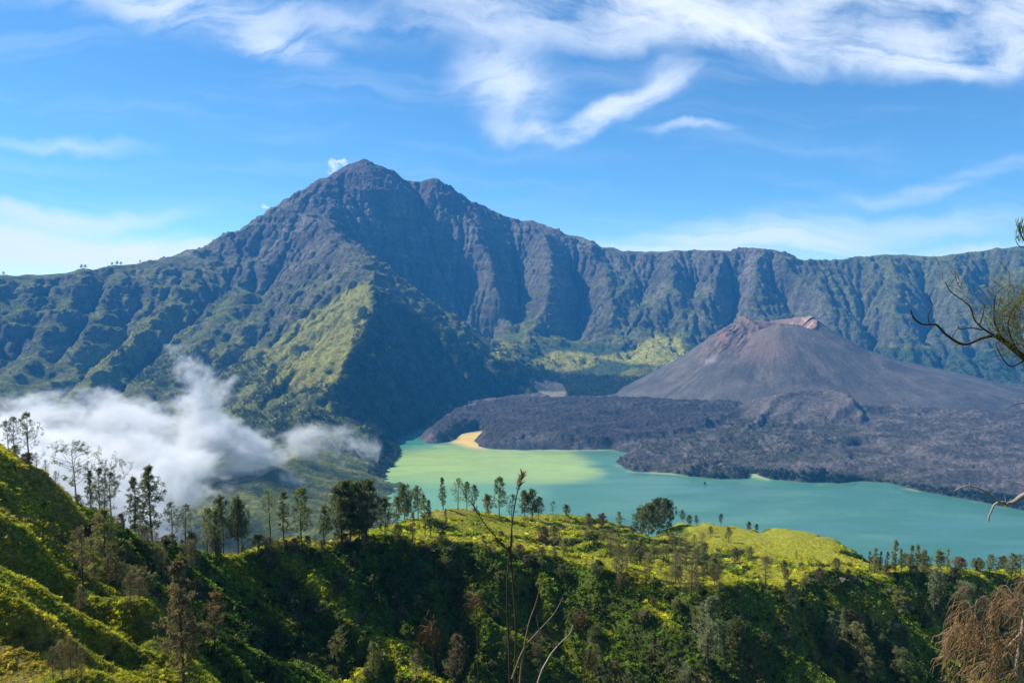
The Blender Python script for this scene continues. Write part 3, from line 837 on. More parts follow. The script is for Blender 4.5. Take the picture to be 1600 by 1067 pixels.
# slope below the viewer
fctrl += [(0, -40, 22), (-60, -40, 30), (60, -40, 18), (0, 0, -1.75), (0, 6, -5.4), (6, 6, -5.0), (-6, 6, -5.4), (0, 20, -15), (0, 40, -29), (0, 60, -43), (0, 90, -64), (0, 120, -90), (0, 150, -114), (0, 168, -118),
          (-25, 30, -21), (-45, 35, -24), (-25, 60, -42), (-70, 30, -14), (25, 60, -42), (60, 60, -43), (60, 120, -90), (120, 120, -90), (100, 160, -118), (45, 165, -120), (40, 20, -14), (100, 60, -42), (160, 150, -112),
          (-6, 85, -64), (0, 5, -5.0), (8, 0, -1.6), (-8, 0, -1.8)]
for (px, py, Yd) in back[::2] + leftcrest[:8:2]:
    a = at(px, py, Yd); r = math.hypot(a[0], a[1])
    for dr, dz in ((60, 48), (180, 150), (420, 330), (800, 545)):
        k = (r + dr) / r
        fctrl.append((a[0] * k, a[1] * k, max(a[2] - dz, -690)))
fc = 0.7
fy = np.concatenate([np.arange(-30, 430, fc), 430 + np.cumsum(np.linspace(1, 16, 90))])
fx = np.concatenate([np.arange(-330, 330, fc)])
fxl = -330 - np.cumsum(np.linspace(1.5, 22, 55)); fxr = 330 + np.cumsum(np.linspace(1.5, 22, 60))
fx = np.concatenate([fxl[::-1], fx, fxr])
# coarse solution, eroded
EC = 2.0
ex = np.arange(-340, 342, EC); ey = np.arange(-32, 520, EC)
EX, EY = np.meshgrid(ex, ey)
EZ0 = rbf(fctrl, EX, EY)
cliffm = smooth(150, 175, EY) * smooth(262, 215, EY)
EZ = EZ0 + (fbm(EX / 26, EY / 26, 4, 301) * (2.4 + 2.6 * cliffm) + fbm(EX / 9, EY / 9, 2, 305) * 0.8) * smooth(15, 60, EY)
rc = (EZ0 + 0.75 * EX + 0.10 * EY) / 17.0 + 0.55 * fbm(EX / 40, EY / 40, 3, 341)
rr0 = rc - np.floor(rc)
saw = np.where(rr0 < 0.62, rr0 / 0.62, (1 - rr0) / 0.38) - 0.5
EZ = EZ + cliffm * saw * 8.5 * (0.7 + 0.6 * fbm(EX / 60, EY / 60, 2, 343)) * smooth(0.25, 0.6, np.hypot(*np.gradient(EZ0, EC)))
EZ, EA = erode(EZ, EC, 18, 0.055, 0.5, 0.02)
dE = blur(EZ - EZ0, 1)
FX, FY = np.meshgrid(fx, fy)
FZ = rbf(fctrl, FX, FY)
inside = smooth(0, 20, FX + 335) * smooth(0, 20, 335 - FX) * smooth(515, 470, FY) * smooth(8, 30, np.hypot(FX, FY))
hm_ = 1 - 0.35 * smooth(-10, -25, FX) * smooth(128, 112, FY)
FZ = FZ + np.clip(bilin(dE, -340, -32, EC, FX, FY), -9, 5) * inside * hm_
gyf, gxf = np.gradient(FZ, fy, fx)
fs = np.hypot(gxf, gyf)
fst = smooth(0.45, 1.0, blur(fs, 2))
near = smooth(10, 30, np.hypot(FX, FY))
FZ = FZ + near * (fbm(FX / 8, FY / 8, 3, 311, 0.55) * (0.45 + 1.1 * fst) + fbm(FX / 2.6, FY / 2.6, 2, 315, 0.6) * (0.18 + 0.5 * fst))
FZ = FZ + near * smooth(0.55, 0.3, fs) * smooth(190, 240, FY) * fbm(FX / 22, FY / 30, 3, 318) * 1.6
gyf, gxf = np.gradient(FZ, fy, fx)
fs = np.hypot(gxf, gyf)
FPX, FPY = project(FX, FY, FZ)
f1 = fbm(FX / 22, FY / 22, 4, 321); f2 = fbm(FX / 5, FY / 5, 3, 331)
MEAD = np.array((0.34, 0.335, 0.028)); DRY = np.array((0.25, 0.20, 0.075)); FERN = np.array((0.120, 0.170, 0.022)); DEEP = np.array((0.062, 0.100, 0.020)); SOIL = np.array((0.09, 0.07, 0.05))
flat = smooth(0.75, 0.35, blur(fs, 3) + 0.15 * f2)
fcol = FERN + (DEEP - FERN) * smooth(-0.25, 0.45, f1 + 0.5 * f2)[..., None]
fcol = lerp3(fcol, MEAD * 0.9 + 0.1 * DRY, flat * (FY > 150))
midm = smooth(1050, 850, FPX) * flat * (FY > 180)
fcol = lerp3(fcol, DRY, 0.45 * midm * smooth(-0.1, 0.3, f1))
fcol = lerp3(fcol, FERN, 0.5 * flat * (FY > 150) * smooth(0.0, 0.3, -f1 + 0.4 * f2) * smooth(1080, 980, FPX))
lh = smooth(-8, -22, FX) * smooth(150, 120, FY)
lhc = lerp3(np.broadcast_to(np.array((0.255, 0.245, 0.034)), fcol.shape).copy(), (0.27, 0.22, 0.060), smooth(-0.05, 0.35, f1 + 0.4 * f2))
lhc = lerp3(lhc, (0.165, 0.190, 0.032), smooth(-0.1, 0.4, f2 - 0.3 * f1))
fcol = lerp3(fcol, lhc, 0.95 * lh)
fcol = lerp3(fcol, SOIL, 0.6 * smooth(1.5, 2.4, fs))
# yellow strips down the ribs of the face: sunlight painted into the grass colour
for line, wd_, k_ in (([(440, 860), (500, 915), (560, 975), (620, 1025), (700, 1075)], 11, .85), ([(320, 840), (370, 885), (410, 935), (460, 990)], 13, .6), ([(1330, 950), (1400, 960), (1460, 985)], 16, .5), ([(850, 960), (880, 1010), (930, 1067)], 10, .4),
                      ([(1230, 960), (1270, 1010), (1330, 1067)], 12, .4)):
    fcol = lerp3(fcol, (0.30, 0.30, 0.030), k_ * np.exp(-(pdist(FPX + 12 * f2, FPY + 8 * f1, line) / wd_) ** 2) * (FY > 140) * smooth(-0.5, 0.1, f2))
bare_ = smooth(0.28, 0.42, fbm(FX / 9 + 40, FY / 9, 4, 351, 0.6)) * smooth(0.3, 0.6, fs)
fcol = lerp3(fcol, (0.16, 0.115, 0.07), 0.8 * bare_)
fkeep = (FPX > -300) & (FPX < 1900) & (FY > -1) | (np.hypot(FX, FY) < 40)
m, b, p = new_mat('hillside_grass')
va = b.node('ShaderNodeVertexColor'); va.layer_name = 'Col'
geo = b.node('ShaderNodeNewGeometry').outputs['Position']
a = b.noise(geo, 0.55, 6, 0.75); c = b.noise(geo, 2.2, 4, 0.7)
f = b.mr(b.math('ADD', b.math('MULTIPLY', a, 0.5), b.math('MULTIPLY', c, 0.5)), 0.36, 0.64, 0.45, 1.35, False)
b.put(p.inputs['Base Color'], b.mix(1.0, va.outputs[0], b.comb(f, f, f), 'MULTIPLY'))
bp = b.node('ShaderNodeBump'); bp.inputs['Strength'].default_value = 1.0; bp.inputs['Distance'].default_value = 0.8
b.put(bp.inputs['Height'], b.math('ADD', a, b.math('MULTIPLY', c, 0.4)))
b.L.new(bp.outputs[0], p.inputs['Normal'])
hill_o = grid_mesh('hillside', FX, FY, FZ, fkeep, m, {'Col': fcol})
tag(hill_o, kind='structure')


def gridval(G, X, Y):
    ix = np.interp(X, fx, np.arange(len(fx))); iy = np.interp(Y, fy, np.arange(len(fy)))
    return bilin(G, 0, 0, 1, ix, iy)


def ground(x, y):
    return float(gridval(FZ, np.array([x]), np.array([y]))[0])


def seen(X, Y, Z, lift=0.6, n=70, gv=gridval):
    ok = np.ones(X.shape, bool)
    for t in np.linspace(0.06, 0.985, n):
        ok &= (gv(FZ, X * t, Y * t) < (Z + lift) * t + 0.02)
    return ok


def hit(px, py, dmin=40, dmax=460, want_far=True):
    ax, az = ray(px, py)
    Ys = np.arange(dmin, dmax, 0.5)
    g = gridval(FZ, float(ax) * Ys, Ys)
    h = float(az) * Ys
    k = np.nonzero(g >= h)[0]
    if len(k) == 0:
        # the base is hidden beyond a crest: take the depth where the ground comes closest to the ray
        k = [int(np.argmax((g - h) / Ys))]
    Yd = float(Ys[k[0]])
    return float(ax) * Yd, Yd


# ================================================================== foliage meshes
def leafmat(name, c, vary=0.35, rough=0.6, trans=0.42, inst=False, obj_rand=True):
    m = bpy.data.materials.new(name); m.use_nodes = True; m.node_tree.nodes.clear()
    b = NB(m.node_tree)
    out = b.node('ShaderNodeOutputMaterial')
    p = b.node('ShaderNodeBsdfPrincipled')
    p.inputs['Roughness'].default_value = rough
    p.inputs['Specular IOR Level'].default_value = 0.25
    oi = b.node('ShaderNodeObjectInfo')
    if inst:
        an = b.node('ShaderNodeAttribute', attribute_type='INSTANCER'); an.attribute_name = 'tint'
        base = an.outputs['Color']
    else:
        base = rgba(c)
    geo = b.node('ShaderNodeNewGeometry').outputs['Position']
    nz = b.noise(geo, 0.9, 3, 0.6)
    f = b.math('ADD', b.mr(nz, 0.35, 0.65, 1 - vary, 1 + vary, False), b.mr(oi.outputs['Random'], 0, 1, -0.22, 0.22, False))
    colr = b.mix(1.0, base, b.comb(f, f, b.math('MULTIPLY', f, 0.95)), 'MULTIPLY')
    b.put(p.inputs['Base Color'], colr)
    tr = b.node('ShaderNodeBsdfTranslucent')
    b.put(tr.inputs[0], b.mix(1.0, colr, (1.5, 1.6, 0.7, 1), 'MULTIPLY'))
    mx_ = b.node('ShaderNodeMixShader'); mx_.inputs[0].default_value = trans
    b.L.new(p.outputs[0], mx_.inputs[1]); b.L.new(tr.outputs[0], mx_.inputs[2])
    b.L.new(mx_.outputs[0], out.inputs[0])
    return m


def barkmat(name, c):
    m, b, p = new_mat(name)
    geo = b.node('ShaderNodeTexCoord').outputs['Object']
    nz = b.noise(b.vmath('MULTIPLY', geo, (6, 6, 1.5)), 1.0, 4, 0.6)
    f = b.mr(nz, 0.3, 0.7, 0.6, 1.3, False)
    b.put(p.inputs['Base Color'], b.mix(1.0, rgba(c), b.comb(f, f, f), 'MULTIPLY'))
    return m


class TB:
    """collects tubes and leaf slivers"""
    def __init__(s): s.v = []; s.f = []

    def tube(s, pts, rad, k=5):
        pts = [Vector(p) for p in pts]
        base = len(s.v)
        for i, p in enumerate(pts):
            d = (pts[min(i + 1, len(pts) - 1)] - pts[max(i - 1, 0)])
            d = d.normalized() if d.length > 1e-6 else Vector((0, 0, 1))
            u = d.cross(Vector((0.31, 0.95, 0.12))).normalized(); w = d.cross(u)
            for j in range(k):
                a = 2 * math.pi * j / k
                s.v.append(tuple(p + (u * math.cos(a) + w * math.sin(a)) * rad[i]))
        for i in range(len(pts) - 1):
            for j in range(k):
                a = base + i * k + j; b_ = base + i * k + (j + 1) % k
                s.f.append((a, b_, b_ + k, a + k))

    def leaf(s, p, d, L, w, rng, droop=0.0):
        d = Vector(d).normalized()
        u = d.cross(Vector((rng.uniform(-1, 1), rng.uniform(-1, 1), rng.uniform(-1, 1)))).normalized() * (w / 2)
        p = Vector(p); b = len(s.v)
        mid = p + d * L * 0.5; tip = p + d * L + Vector((0, 0, -droop * L))
        s.v += [tuple(p), tuple(mid + u), tuple(tip), tuple(mid - u)]
        s.f.append((b, b + 1, b + 2, b + 3))

    def arrays(s): return np.array(s.v, float).reshape(-1, 3), np.array(s.f).reshape(-1, 4)

    def build(s, name, mat, parent=None, smooth_=False):
        v, f = s.arrays()
        return mesh_np(name, v, f, mat, smooth_, None, parent)


def rvec(rng):
    while True:
        v = Vector((rng.uniform(-1, 1), rng.uniform(-1, 1), rng.uniform(-1, 1)))
        if 0.05 < v.length < 1: return v.normalized()


def make_tree(seed, kind):
    """normalised to 15 m tall; returns (trunk TB, crown TB)"""
    rng = random.Random(seed)
    H = 15.0
    K = dict(  # start, width at base, shape, branches, leaves/branch, leaf len, leaf width, up angle
        cone=dict(s=0.20, w=0.22, sh='cone', nb=72, nl=80, L=0.55, lw=0.125, up=0.5),
        slim=dict(s=0.20, w=0.13, sh='cone', nb=56, nl=56, L=0.5, lw=0.11, up=0.7),
        sparse=dict(s=0.28, w=0.26, sh='round', nb=50, nl=64, L=0.45, lw=0.10, up=0.6),
        umbrella=dict(s=0.38, w=0.36, sh='top', nb=44, nl=84, L=0.45, lw=0.105, up=0.55),
        round=dict(s=0.25, w=0.27, sh='round', nb=70, nl=62, L=0.6, lw=0.16, up=0.5),
        dense=dict(s=0.17, w=0.33, sh='round', nb=110, nl=95, L=0.6, lw=0.20, up=0.5),
        bare=dict(s=0.12, w=0.28, sh='round', nb=90, nl=30, L=0.9, lw=0.045, up=0.9),
        bush=dict(s=0.06, w=0.42, sh='round', nb=70, nl=70, L=0.9, lw=0.28, up=0.6))[kind]
    T = TB(); C_ = TB()
    bend = Vector((rng.uniform(-.5, .5), rng.uniform(-.5, .5), 0))
    n = 9
    tp = []
    for i in range(n):
        t = i / (n - 1)
        tp.append(Vector((bend.x * t * t + 0.12 * math.sin(5 * t + seed), bend.y * t * t + 0.12 * math.cos(4 * t + seed), H * 0.98 * t - (0.8 if i == 0 else 0))))
    r0 = 0.20 if kind not in ('bare', 'bush') else 0.16
    if kind == 'slim': r0 = 0.15
    T.tube(tp, [r0 * (1 - 0.93 * (i / (n - 1))) + 0.012 for i in range(n)], 6)

    def tpos(t):
        q = t * (n - 1); i = min(int(q), n - 2); return tp[i].lerp(tp[i + 1], q - i)
    # a few irregular gaps so the crown is not symmetrical
    gaps = [(rng.uniform(0, 6.28), rng.uniform(K['s'], 1), rng.uniform(0.08, 0.2)) for _ in range(5)]
    for i in range(K['nb']):
        t = K['s'] + (1 - K['s']) * ((i + rng.random()) / K['nb']) ** 0.85
        u = (t - K['s']) / (1 - K['s'])
        if K['sh'] == 'cone': w = K['w'] * (1 - u) ** 0.55 * (0.55 + 0.45 * min(1, u * 5))
        elif K['sh'] == 'round': w = K['w'] * math.sqrt(max(0.03, 1 - (2 * u - 0.85) ** 2 * 0.75)) * (1 - 0.45 * u * u)
        else: w = K['w'] * (0.35 + 0.9 * math.sin(min(1, u * 1.15) * math.pi * 0.85))
        az = i * 2.39996 + rng.uniform(-.5, .5)
        skip = any(abs((az - g[0] + 3.14) % 6.28 - 3.14) < 0.7 and abs(t - g[1]) < g[2] for g in gaps)
        if skip and rng.random() < 0.8: continue
        Lb = w * H * rng.uniform(0.55, 1.2)
        up = K['up'] * rng.uniform(0.6, 1.3)
        p0 = tpos(max(0.02, t - 0.04 * (1 + up)))
        d = Vector((math.cos(az), math.sin(az), up)).normalized()
        side = Vector((-math.sin(az), math.cos(az), 0))
        crv = rng.uniform(-0.25, 0.25)
        bp_ = [p0 + d * Lb * s_ + side * crv * Lb * s_ * s_ + Vector((0, 0, 0.10 * Lb * s_ * s_)) for s_ in (0, .35, .7, 1.0)]
        rb = 0.045 * (1 - 0.6 * t) + 0.012
        if kind == 'umbrella': rb *= 1.7
        T.tube(bp_, [rb, rb * .75, rb * .5, rb * .2], 3)
        nc = 3 if K['nl'] < 60 else 5
        tips = []
        for c in range(nc):
            s_ = rng.uniform(0.35, 1.05) if kind != 'umbrella' else rng.uniform(0.65, 1.1)
            q = min(s_, 0.999) * 3; k = int(q); b0 = bp_[k].lerp(bp_[k + 1], q - k)
            off = (rvec(rng) + Vector((0, 0, 0.5))) * (0.10 + 0.16 * Lb) * rng.uniform(0.5, 1.3)
            tips.append((b0, b0 + off))
            T.tube([b0, b0 + off], [rb * .35 + .004, .006], 3)
        for l in range(K['nl']):
            b0, b1 = tips[rng.randrange(nc)]
            f = rng.random()
            spread = (0.26 if kind not in ('dense', 'bush', 'round') else 0.42) * (0.6 + 0.25 * Lb)
            p = b0.lerp(b1, 0.3 + 0.9 * f) + rvec(rng) * spread * rng.random()
            dd = (b1 - b0).normalized() * 0.6 + rvec(rng) * 0.8 + Vector((0, 0, 0.35 if kind == 'bare' else -0.05))
            C_.leaf(p, dd, K['L'] * rng.uniform(.6, 1.3), K['lw'] * rng.uniform(.7, 1.3), rng, 0.1)
    return T, C_


BARK = barkmat('bark_dark', (0.085, 0.070, 0.058)); BARKG = barkmat('bark_grey', (0.16, 0.14, 0.12))
LM = dict(dark=leafmat('foliage_dark', (0.115, 0.120, 0.062)), green=leafmat('foliage_green', (0.140, 0.155, 0.062)), olive=leafmat('foliage_olive', (0.210, 0.195, 0.085)),
          grey=leafmat('foliage_grey_green', (0.19, 0.20, 0.125)), brown=leafmat('foliage_brown', (0.175, 0.135, 0.090)), rust=leafmat('foliage_rust', (0.22, 0.140, 0.075)),
          yellow=leafmat('foliage_yellow_green', (0.17, 0.17, 0.045)))
TREE = {}


def proto(kind, k):
    key = (kind, k)
    if key not in TREE:
        T, C_ = make_tree(100 + 17 * k + 1000 * ['cone', 'slim', 'sparse', 'umbrella', 'round', 'dense', 'bare', 'bush'].index(kind), kind)
        TREE[key] = (T.build('trunk', BARK, None, True), C_.build('crown', LM['dark'], None))
        for o in TREE[key]:
            COL.objects.unlink(o)
    return TREE[key]


CM = {}


def tree(name, px, py, hpx, kind, colr, label, cat, group, wide=1.0, var=None, xy=None):
    x, y = xy if xy else hit(px, py)
    x, y = xy if xy else (x, y)
    h = hpx / F * y * 1.0
    k = var if var is not None else random.randrange(3)
    tr, cr = proto(kind, k)
    e = bpy.data.objects.new(name, None); COL.objects.link(e)
    e.empty_display_size = 1
    e.location = (x, y, ground(x, y) - 0.15); e.rotation_euler = (0, 0, random.uniform(0, 6.28))
    s = h / 15.0
    e.scale = (s * wide, s * wide, s)
    tag(e, label, cat, group)
    a = tr.copy(); a.name = 'trunk'; COL.objects.link(a); a.parent = e
    key = (cr.data.name, colr)
    if key not in CM:
        me = cr.data.copy(); me.materials.clear(); me.materials.append(LM[colr]); CM[key] = me
    c = cr.copy(); c.data = CM[key]; c.name = 'crown'; COL.objects.link(c); c.parent = e
    return e


# ================================================================== ground cover
def cover_protos(kind, mat):
    cl = bpy.data.collections.new('proto_' + kind)
    for s in range(4):
        rng = random.Random(900 + s); t = TB()
        if kind == 'fern':
            for i in range(34):
                az = rng.uniform(0, 6.28); el = rng.uniform(0.15, 1.35)
                d = Vector((math.cos(az) * math.cos(el), math.sin(az) * math.cos(el), math.sin(el)))
                p = d * rng.uniform(0.05, 0.32); p.z += 0.05
                dd = d + Vector((rng.uniform(-.5, .5), rng.uniform(-.5, .5), rng.uniform(-.3, .2)))
                t.leaf(p, dd, rng.uniform(.28, .5), rng.uniform(.13, .26), rng, 0.25)
        elif kind == 'tuft':
            for i in range(30):
                az = rng.uniform(0, 6.28); el = rng.uniform(0.6, 1.45)
                d = Vector((math.cos(az) * math.cos(el), math.sin(az) * math.cos(el), math.sin(el)))
                t.leaf((rng.uniform(-.25, .25), rng.uniform(-.25, .25), -.03), d, rng.uniform(.35, .75), rng.uniform(.05, .10), rng, 0.3)
        else:   # far tree
            for i in range(46):
                u = rng.random() ** 0.8; az = rng.uniform(0, 6.28); w = 0.30 * (1 - u) ** 0.6
                p = Vector((math.cos(az) * w * rng.random(), math.sin(az) * w * rng.random(), 0.08 + 0.85 * u))
                t.leaf(p, Vector((math.cos(az), math.sin(az), 0.5)), rng.uniform(.14, .3), rng.uniform(.12, .2), rng, 0.2)
        o = t.build(kind, mat); COL.objects.unlink(o); cl.objects.link(o)
    return cl


def scatter(name, P, scale, rotz, tint, coll, kind='stuff', tilt=None):
    n = len(P)
    me = bpy.data.meshes.new(name); me.vertices.add(n); me.vertices.foreach_set('co', np.ascontiguousarray(P, np.float32).ravel())
    a = me.attributes.new('sc', 'FLOAT', 'POINT'); a.data.foreach_set('value', scale.astype(np.float32))
    a = me.attributes.new('rot', 'FLOAT_VECTOR', 'POINT')
    r = np.zeros((n, 3), np.float32); r[:, 2] = rotz
    if tilt is not None: r[:, 0] = tilt
    a.data.foreach_set('vector', r.ravel())
    a = me.attributes.new('tint', 'FLOAT_COLOR', 'POINT'); c = np.ones((n, 4), np.float32); c[:, :3] = tint; a.data.foreach_set('color', c.ravel())
    o = bpy.data.objects.new(name, me); COL.objects.link(o)
    g = bpy.data.node_groups.new('scatter_' + name, 'GeometryNodeTree')
    g.interface.new_socket('Geometry', in_out='INPUT', socket_type='NodeSocketGeometry')
    g.interface.new_socket('Geometry', in_out='OUTPUT', socket_type='NodeSocketGeometry')
    N = g.nodes; L = g.links
    gi = N.new('NodeGroupInput'); go = N.new('NodeGroupOutput')
    ip = N.new('GeometryNodeInstanceOnPoints'); ci = N.new('GeometryNodeCollectionInfo')
    ci.inputs['Collection'].default_value = coll; ci.inputs['Separate Children'].default_value = True; ci.inputs['Reset Children'].default_value = True
    s_ = N.new('GeometryNodeInputNamedAttribute'); s_.data_type = 'FLOAT'; s_.inputs['Name'].default_value = 'sc'
    r_ = N.new('GeometryNodeInputNamedAttribute'); r_.data_type = 'FLOAT_VECTOR'; r_.inputs['Name'].default_value = 'rot'
    er = N.new('FunctionNodeEulerToRotation')
    L.new(gi.outputs[0], ip.inputs['Points']); L.new(ci.outputs[0], ip.inputs['Instance']); ip.inputs['Pick Instance'].default_value = True
    L.new(s_.outputs[0], ip.inputs['Scale']); L.new(r_.outputs[0], er.inputs[0]); L.new(er.outputs[0], ip.inputs['Rotation'])
    L.new(ip.outputs[0], go.inputs[0])
    md = o.modifiers.new('scatter', 'NODES'); md.node_group = g
    tag(o, kind=kind)
    return o


cov = leafmat('cover_leaf', (0.1, 0.1, 0.1), 0.35, 0.55, 0.5, inst=True)
ferns = cover_protos('fern', cov); tufts = cover_protos('tuft', cov); fartree = cover_protos('fartree', cov)
R = np.random.default_rng(5)


def sample_fore(n, test):
    """points picked evenly in the picture's own angular density, then kept only where the ground can be seen"""
    Yd = 40 * (330 / 40) ** R.random(n) if test == 'all' else None
    px = R.uniform(-40, 1640, n)
    X = (px - 800) / F * Yd; Y = Yd
    return X, Y


X, Y = sample_fore(420000, 'all')
Z = gridval(FZ, X, Y)
ppx, ppy = project(X, Y, Z)
k = (ppy < 1100)
X, Y, Z = X[k], Y[k], Z[k]
k = seen(X, Y, Z, 0.5)
X, Y, Z = X[k], Y[k], Z[k]
S_ = S = gridval(fs, X, Y); C3 = np.stack([gridval(fcol[..., i], X, Y) for i in range(3)], -1)
n2_ = fbm(X / 6, Y / 6, 3, 401)
isf = (S > 0.42 + 0.1 * n2_) & (R.random(len(X)) < 0.8)
lhf = (X < -15) & (Y < 125)
dn = np.where(isf, 1.0, 0.55)
k = R.random(len(X)) < dn
X, Y, Z, C3, isf, lhf, n2_, S_ = X[k], Y[k], Z[k], C3[k], isf[k], lhf[k], n2_[k], S[k]
jit = R.uniform(0.65, 1.45, (len(X), 1)) * (1 + R.uniform(-.10, .10, (len(X), 3)))
sc_f = np.where(isf, R.uniform(0.55, 1.0, len(X)) * (1 + 1.1 * R.random(len(X)) ** 3) * (1 + 0.5 * np.clip(n2_, 0, 1)), R.uniform(0.35, 0.9, len(X))) * np.where(lhf, 0.55, 1.0)
P = np.stack([X, Y, Z - 0.05], -1)
tt = (isf & ~(lhf & (R.random(len(X)) < 0.88)))
print('cover', tt.sum(), (~tt).sum())
scatter('ferns', P[tt], sc_f[tt], R.uniform(0, 6.28, tt.sum()), (C3 * jit * (1.55, 1.45, 1.3))[tt], ferns)
scatter('grass', P[~tt], sc_f[~tt] * 1.15, R.uniform(0, 6.28, (~tt).sum()), (C3 * jit * (1.35, 1.3, 1.2))[~tt], tufts)


k = (R.random(len(X)) < 0.018) & (S_ > 0.5) & (~lhf | (R.random(len(X)) < 0.05))
scb = R.uniform(1.4, 3.0, k.sum()) * np.clip(Y[k] / 150, .5, 1.15)
tb_ = np.array((0.060, 0.085, 0.030)) * R.uniform(.5, 1.5, (k.sum(), 1)) + np.where(R.random((k.sum(), 1)) < .3, 1, 0) * np.array((0.09, 0.06, 0.02))
scatter('undergrowth', P[k], scb, R.uniform(0, 6.28, k.sum()), tb_, ferns)

# far woods ---------------------------------------------------------
def mval(G, X, Y): return bilin(G, CX0, CY0, MC, X, Y)


def lval(G, X, Y): return bilin(G, 0, 0, 1, (X + 520) / 6.0, (Y - 2050) / 8.0)


def woods(name, poly, n, ylo, yhi, hlo, hhi, colr, dmask=None, G=None, seed=0, thr=-0.2):
    rr_ = np.random.default_rng(seed)
    a = np.array([p[0] for p in poly]); pxr = (a.min(), a.max())
    Yd = rr_.uniform(ylo, yhi, n * 14); px = rr_.uniform(*pxr, n * 14)
    X = (px - 800) / F * Yd
    Z = (lval(LZ, X, Yd) if G == 'lava' else mval(MZ, X, Yd))
    qx_, qy_ = project(X, Yd, Z)
    ok = in_poly(qx_, qy_, poly) & (Z > LAKE + 1)
    if G == 'lava': ok &= lval(sdl, X, Yd) > 2
    nz = fbm(X / 110, Yd / 110, 4, 700 + seed, 0.6)
    ok &= (nz + rr_.uniform(-.25, .25, n * 14)) > thr
    X, Yd, Z = X[ok][:n], Yd[ok][:n], Z[ok][:n]
    h = rr_.uniform(hlo, hhi, len(X))
    c = np.array(colr) * rr_.uniform(.6, 1.5, (len(X), 1))
    return np.stack([X, Yd, Z - 1], -1), h, c


sets = [woods('w', [(770, 560), (880, 585), (1000, 590), (1090, 560), (1110, 575), (990, 620), (890, 625), (880, 600), (810, 585), (740, 545)], 4200, 4150, 5400, 12, 22, (0.040, 0.062, 0.034), seed=1, thr=-0.35),
        woods('w', [(770, 540), (960, 540), (1080, 520), (1160, 520), (1120, 570), (1000, 575), (760, 580)], 260, 4500, 5600, 10, 20, (0.030, 0.048, 0.022), seed=2, thr=0.05),
        woods('w', [(1100, 560), (1300, 520), (1420, 570), (1600, 560), (1600, 600), (1500, 600)], 900, 4300, 5200, 12, 24, (0.030, 0.048, 0.022), seed=3, thr=-0.3),
        woods('w', [(560, 480), (600, 500), (640, 560), (720, 640), (620, 690), (520, 610), (545, 560)], 1800, 3050, 4900, 9, 18, (0.026, 0.042, 0.022), seed=4, thr=-0.05),
        woods('w', [(640, 480), (700, 520), (800, 575), (840, 612), (760, 628), (690, 580), (640, 520)], 1700, 3900, 5000, 10, 18, (0.032, 0.050, 0.024), seed=5, thr=-0.2),
        woods('w', [(520, 600), (560, 620), (640, 740), (620, 800), (430, 800), (360, 640), (200, 600), (180, 540), (400, 560), (470, 610)], 4200, 2500, 4300, 8, 17, (0.035, 0.055, 0.024), seed=6, thr=0.0),
        woods('w', [(590, 680), (625, 690), (635, 790), (560, 790)], 900, 2400, 3150, 8, 15, (0.035, 0.055, 0.024), seed=7, thr=-0.5),
        woods('w', [(0, 450), (260, 420), (500, 560), (300, 620), (0, 600)], 900, 3200, 5200, 7, 13, (0.035, 0.055, 0.024), seed=8, thr=0.1)]
scatter('woodland', np.concatenate([s[0] for s in sets]), np.concatenate([s[1] for s in sets]), R.uniform(0, 6.28, sum(len(s[0]) for s in sets)), np.concatenate([s[2] for s in sets]), fartree)
sets = [woods('w', [(1120, 720), (1180, 735), (1290, 735), (1300, 765), (1080, 765), (1050, 740)], 700, 2350, 2800, 7, 13, (0.030, 0.045, 0.020), G='lava', seed=11, thr=-0.1),
        woods('w', [(1290, 740), (1620, 780), (1620, 820), (1290, 765)], 1100, 2050, 2500, 6, 12, (0.040, 0.055, 0.026), G='lava', seed=12, thr=-0.3),
        woods('w', [(1000, 690), (1180, 650), (1330, 650), (1300, 700), (1100, 730), (1000, 730)], 1100, 2500, 3500, 5, 12, (0.065, 0.080, 0.036), G='lava', seed=13, thr=0.05),
        woods('w', [(955, 715), (1000, 712), (1020, 742), (960, 730)], 60, 2450, 2800, 6, 10, (0.035, 0.05, 0.02), G='lava', seed=14, thr=-0.5)]
scatter('lava_scrub', np.concatenate([s[0] for s in sets]), np.concatenate([s[1] for s in sets]), R.uniform(0, 6.28, sum(len(s[0]) for s in sets)), np.concatenate([s[2] for s in sets]), fartree)

# ================================================================== HAZE
def box(name, x0, x1, y0, y1, z0, z1):
    v = [(x, y, z) for x in (x0, x1) for y in (y0, y1) for z in (z0, z1)]
    f = [(0, 1, 3, 2), (4, 6, 7, 5), (0, 4, 5, 1), (2, 3, 7, 6), (0, 2, 6, 4), (1, 5, 7, 3)]
    return mesh_np(name, np.array(v, float), np.array(f), None, False)



# ================================================================== TREES
ORD = ['first', 'second', 'third', 'fourth', 'fifth', 'sixth', 'seventh', 'eighth', 'ninth', 'tenth', 'eleventh', 'twelfth', 'thirteenth', 'fourteenth', 'fifteenth', 'sixteenth', 'seventeenth', 'eighteenth', 'nineteenth', 'twentieth']
LOOK = dict(cone='conical', slim='slim upright', sparse='thin see-through', umbrella='flat topped bare-limbed', round='rounded leafy', dense='dense broad', bare='leafless twiggy', bush='low bushy')
CWORD = dict(dark='dark', green='green', olive='olive', grey='grey-green', brown='brown', rust='rust-brown', yellow='yellow-green')


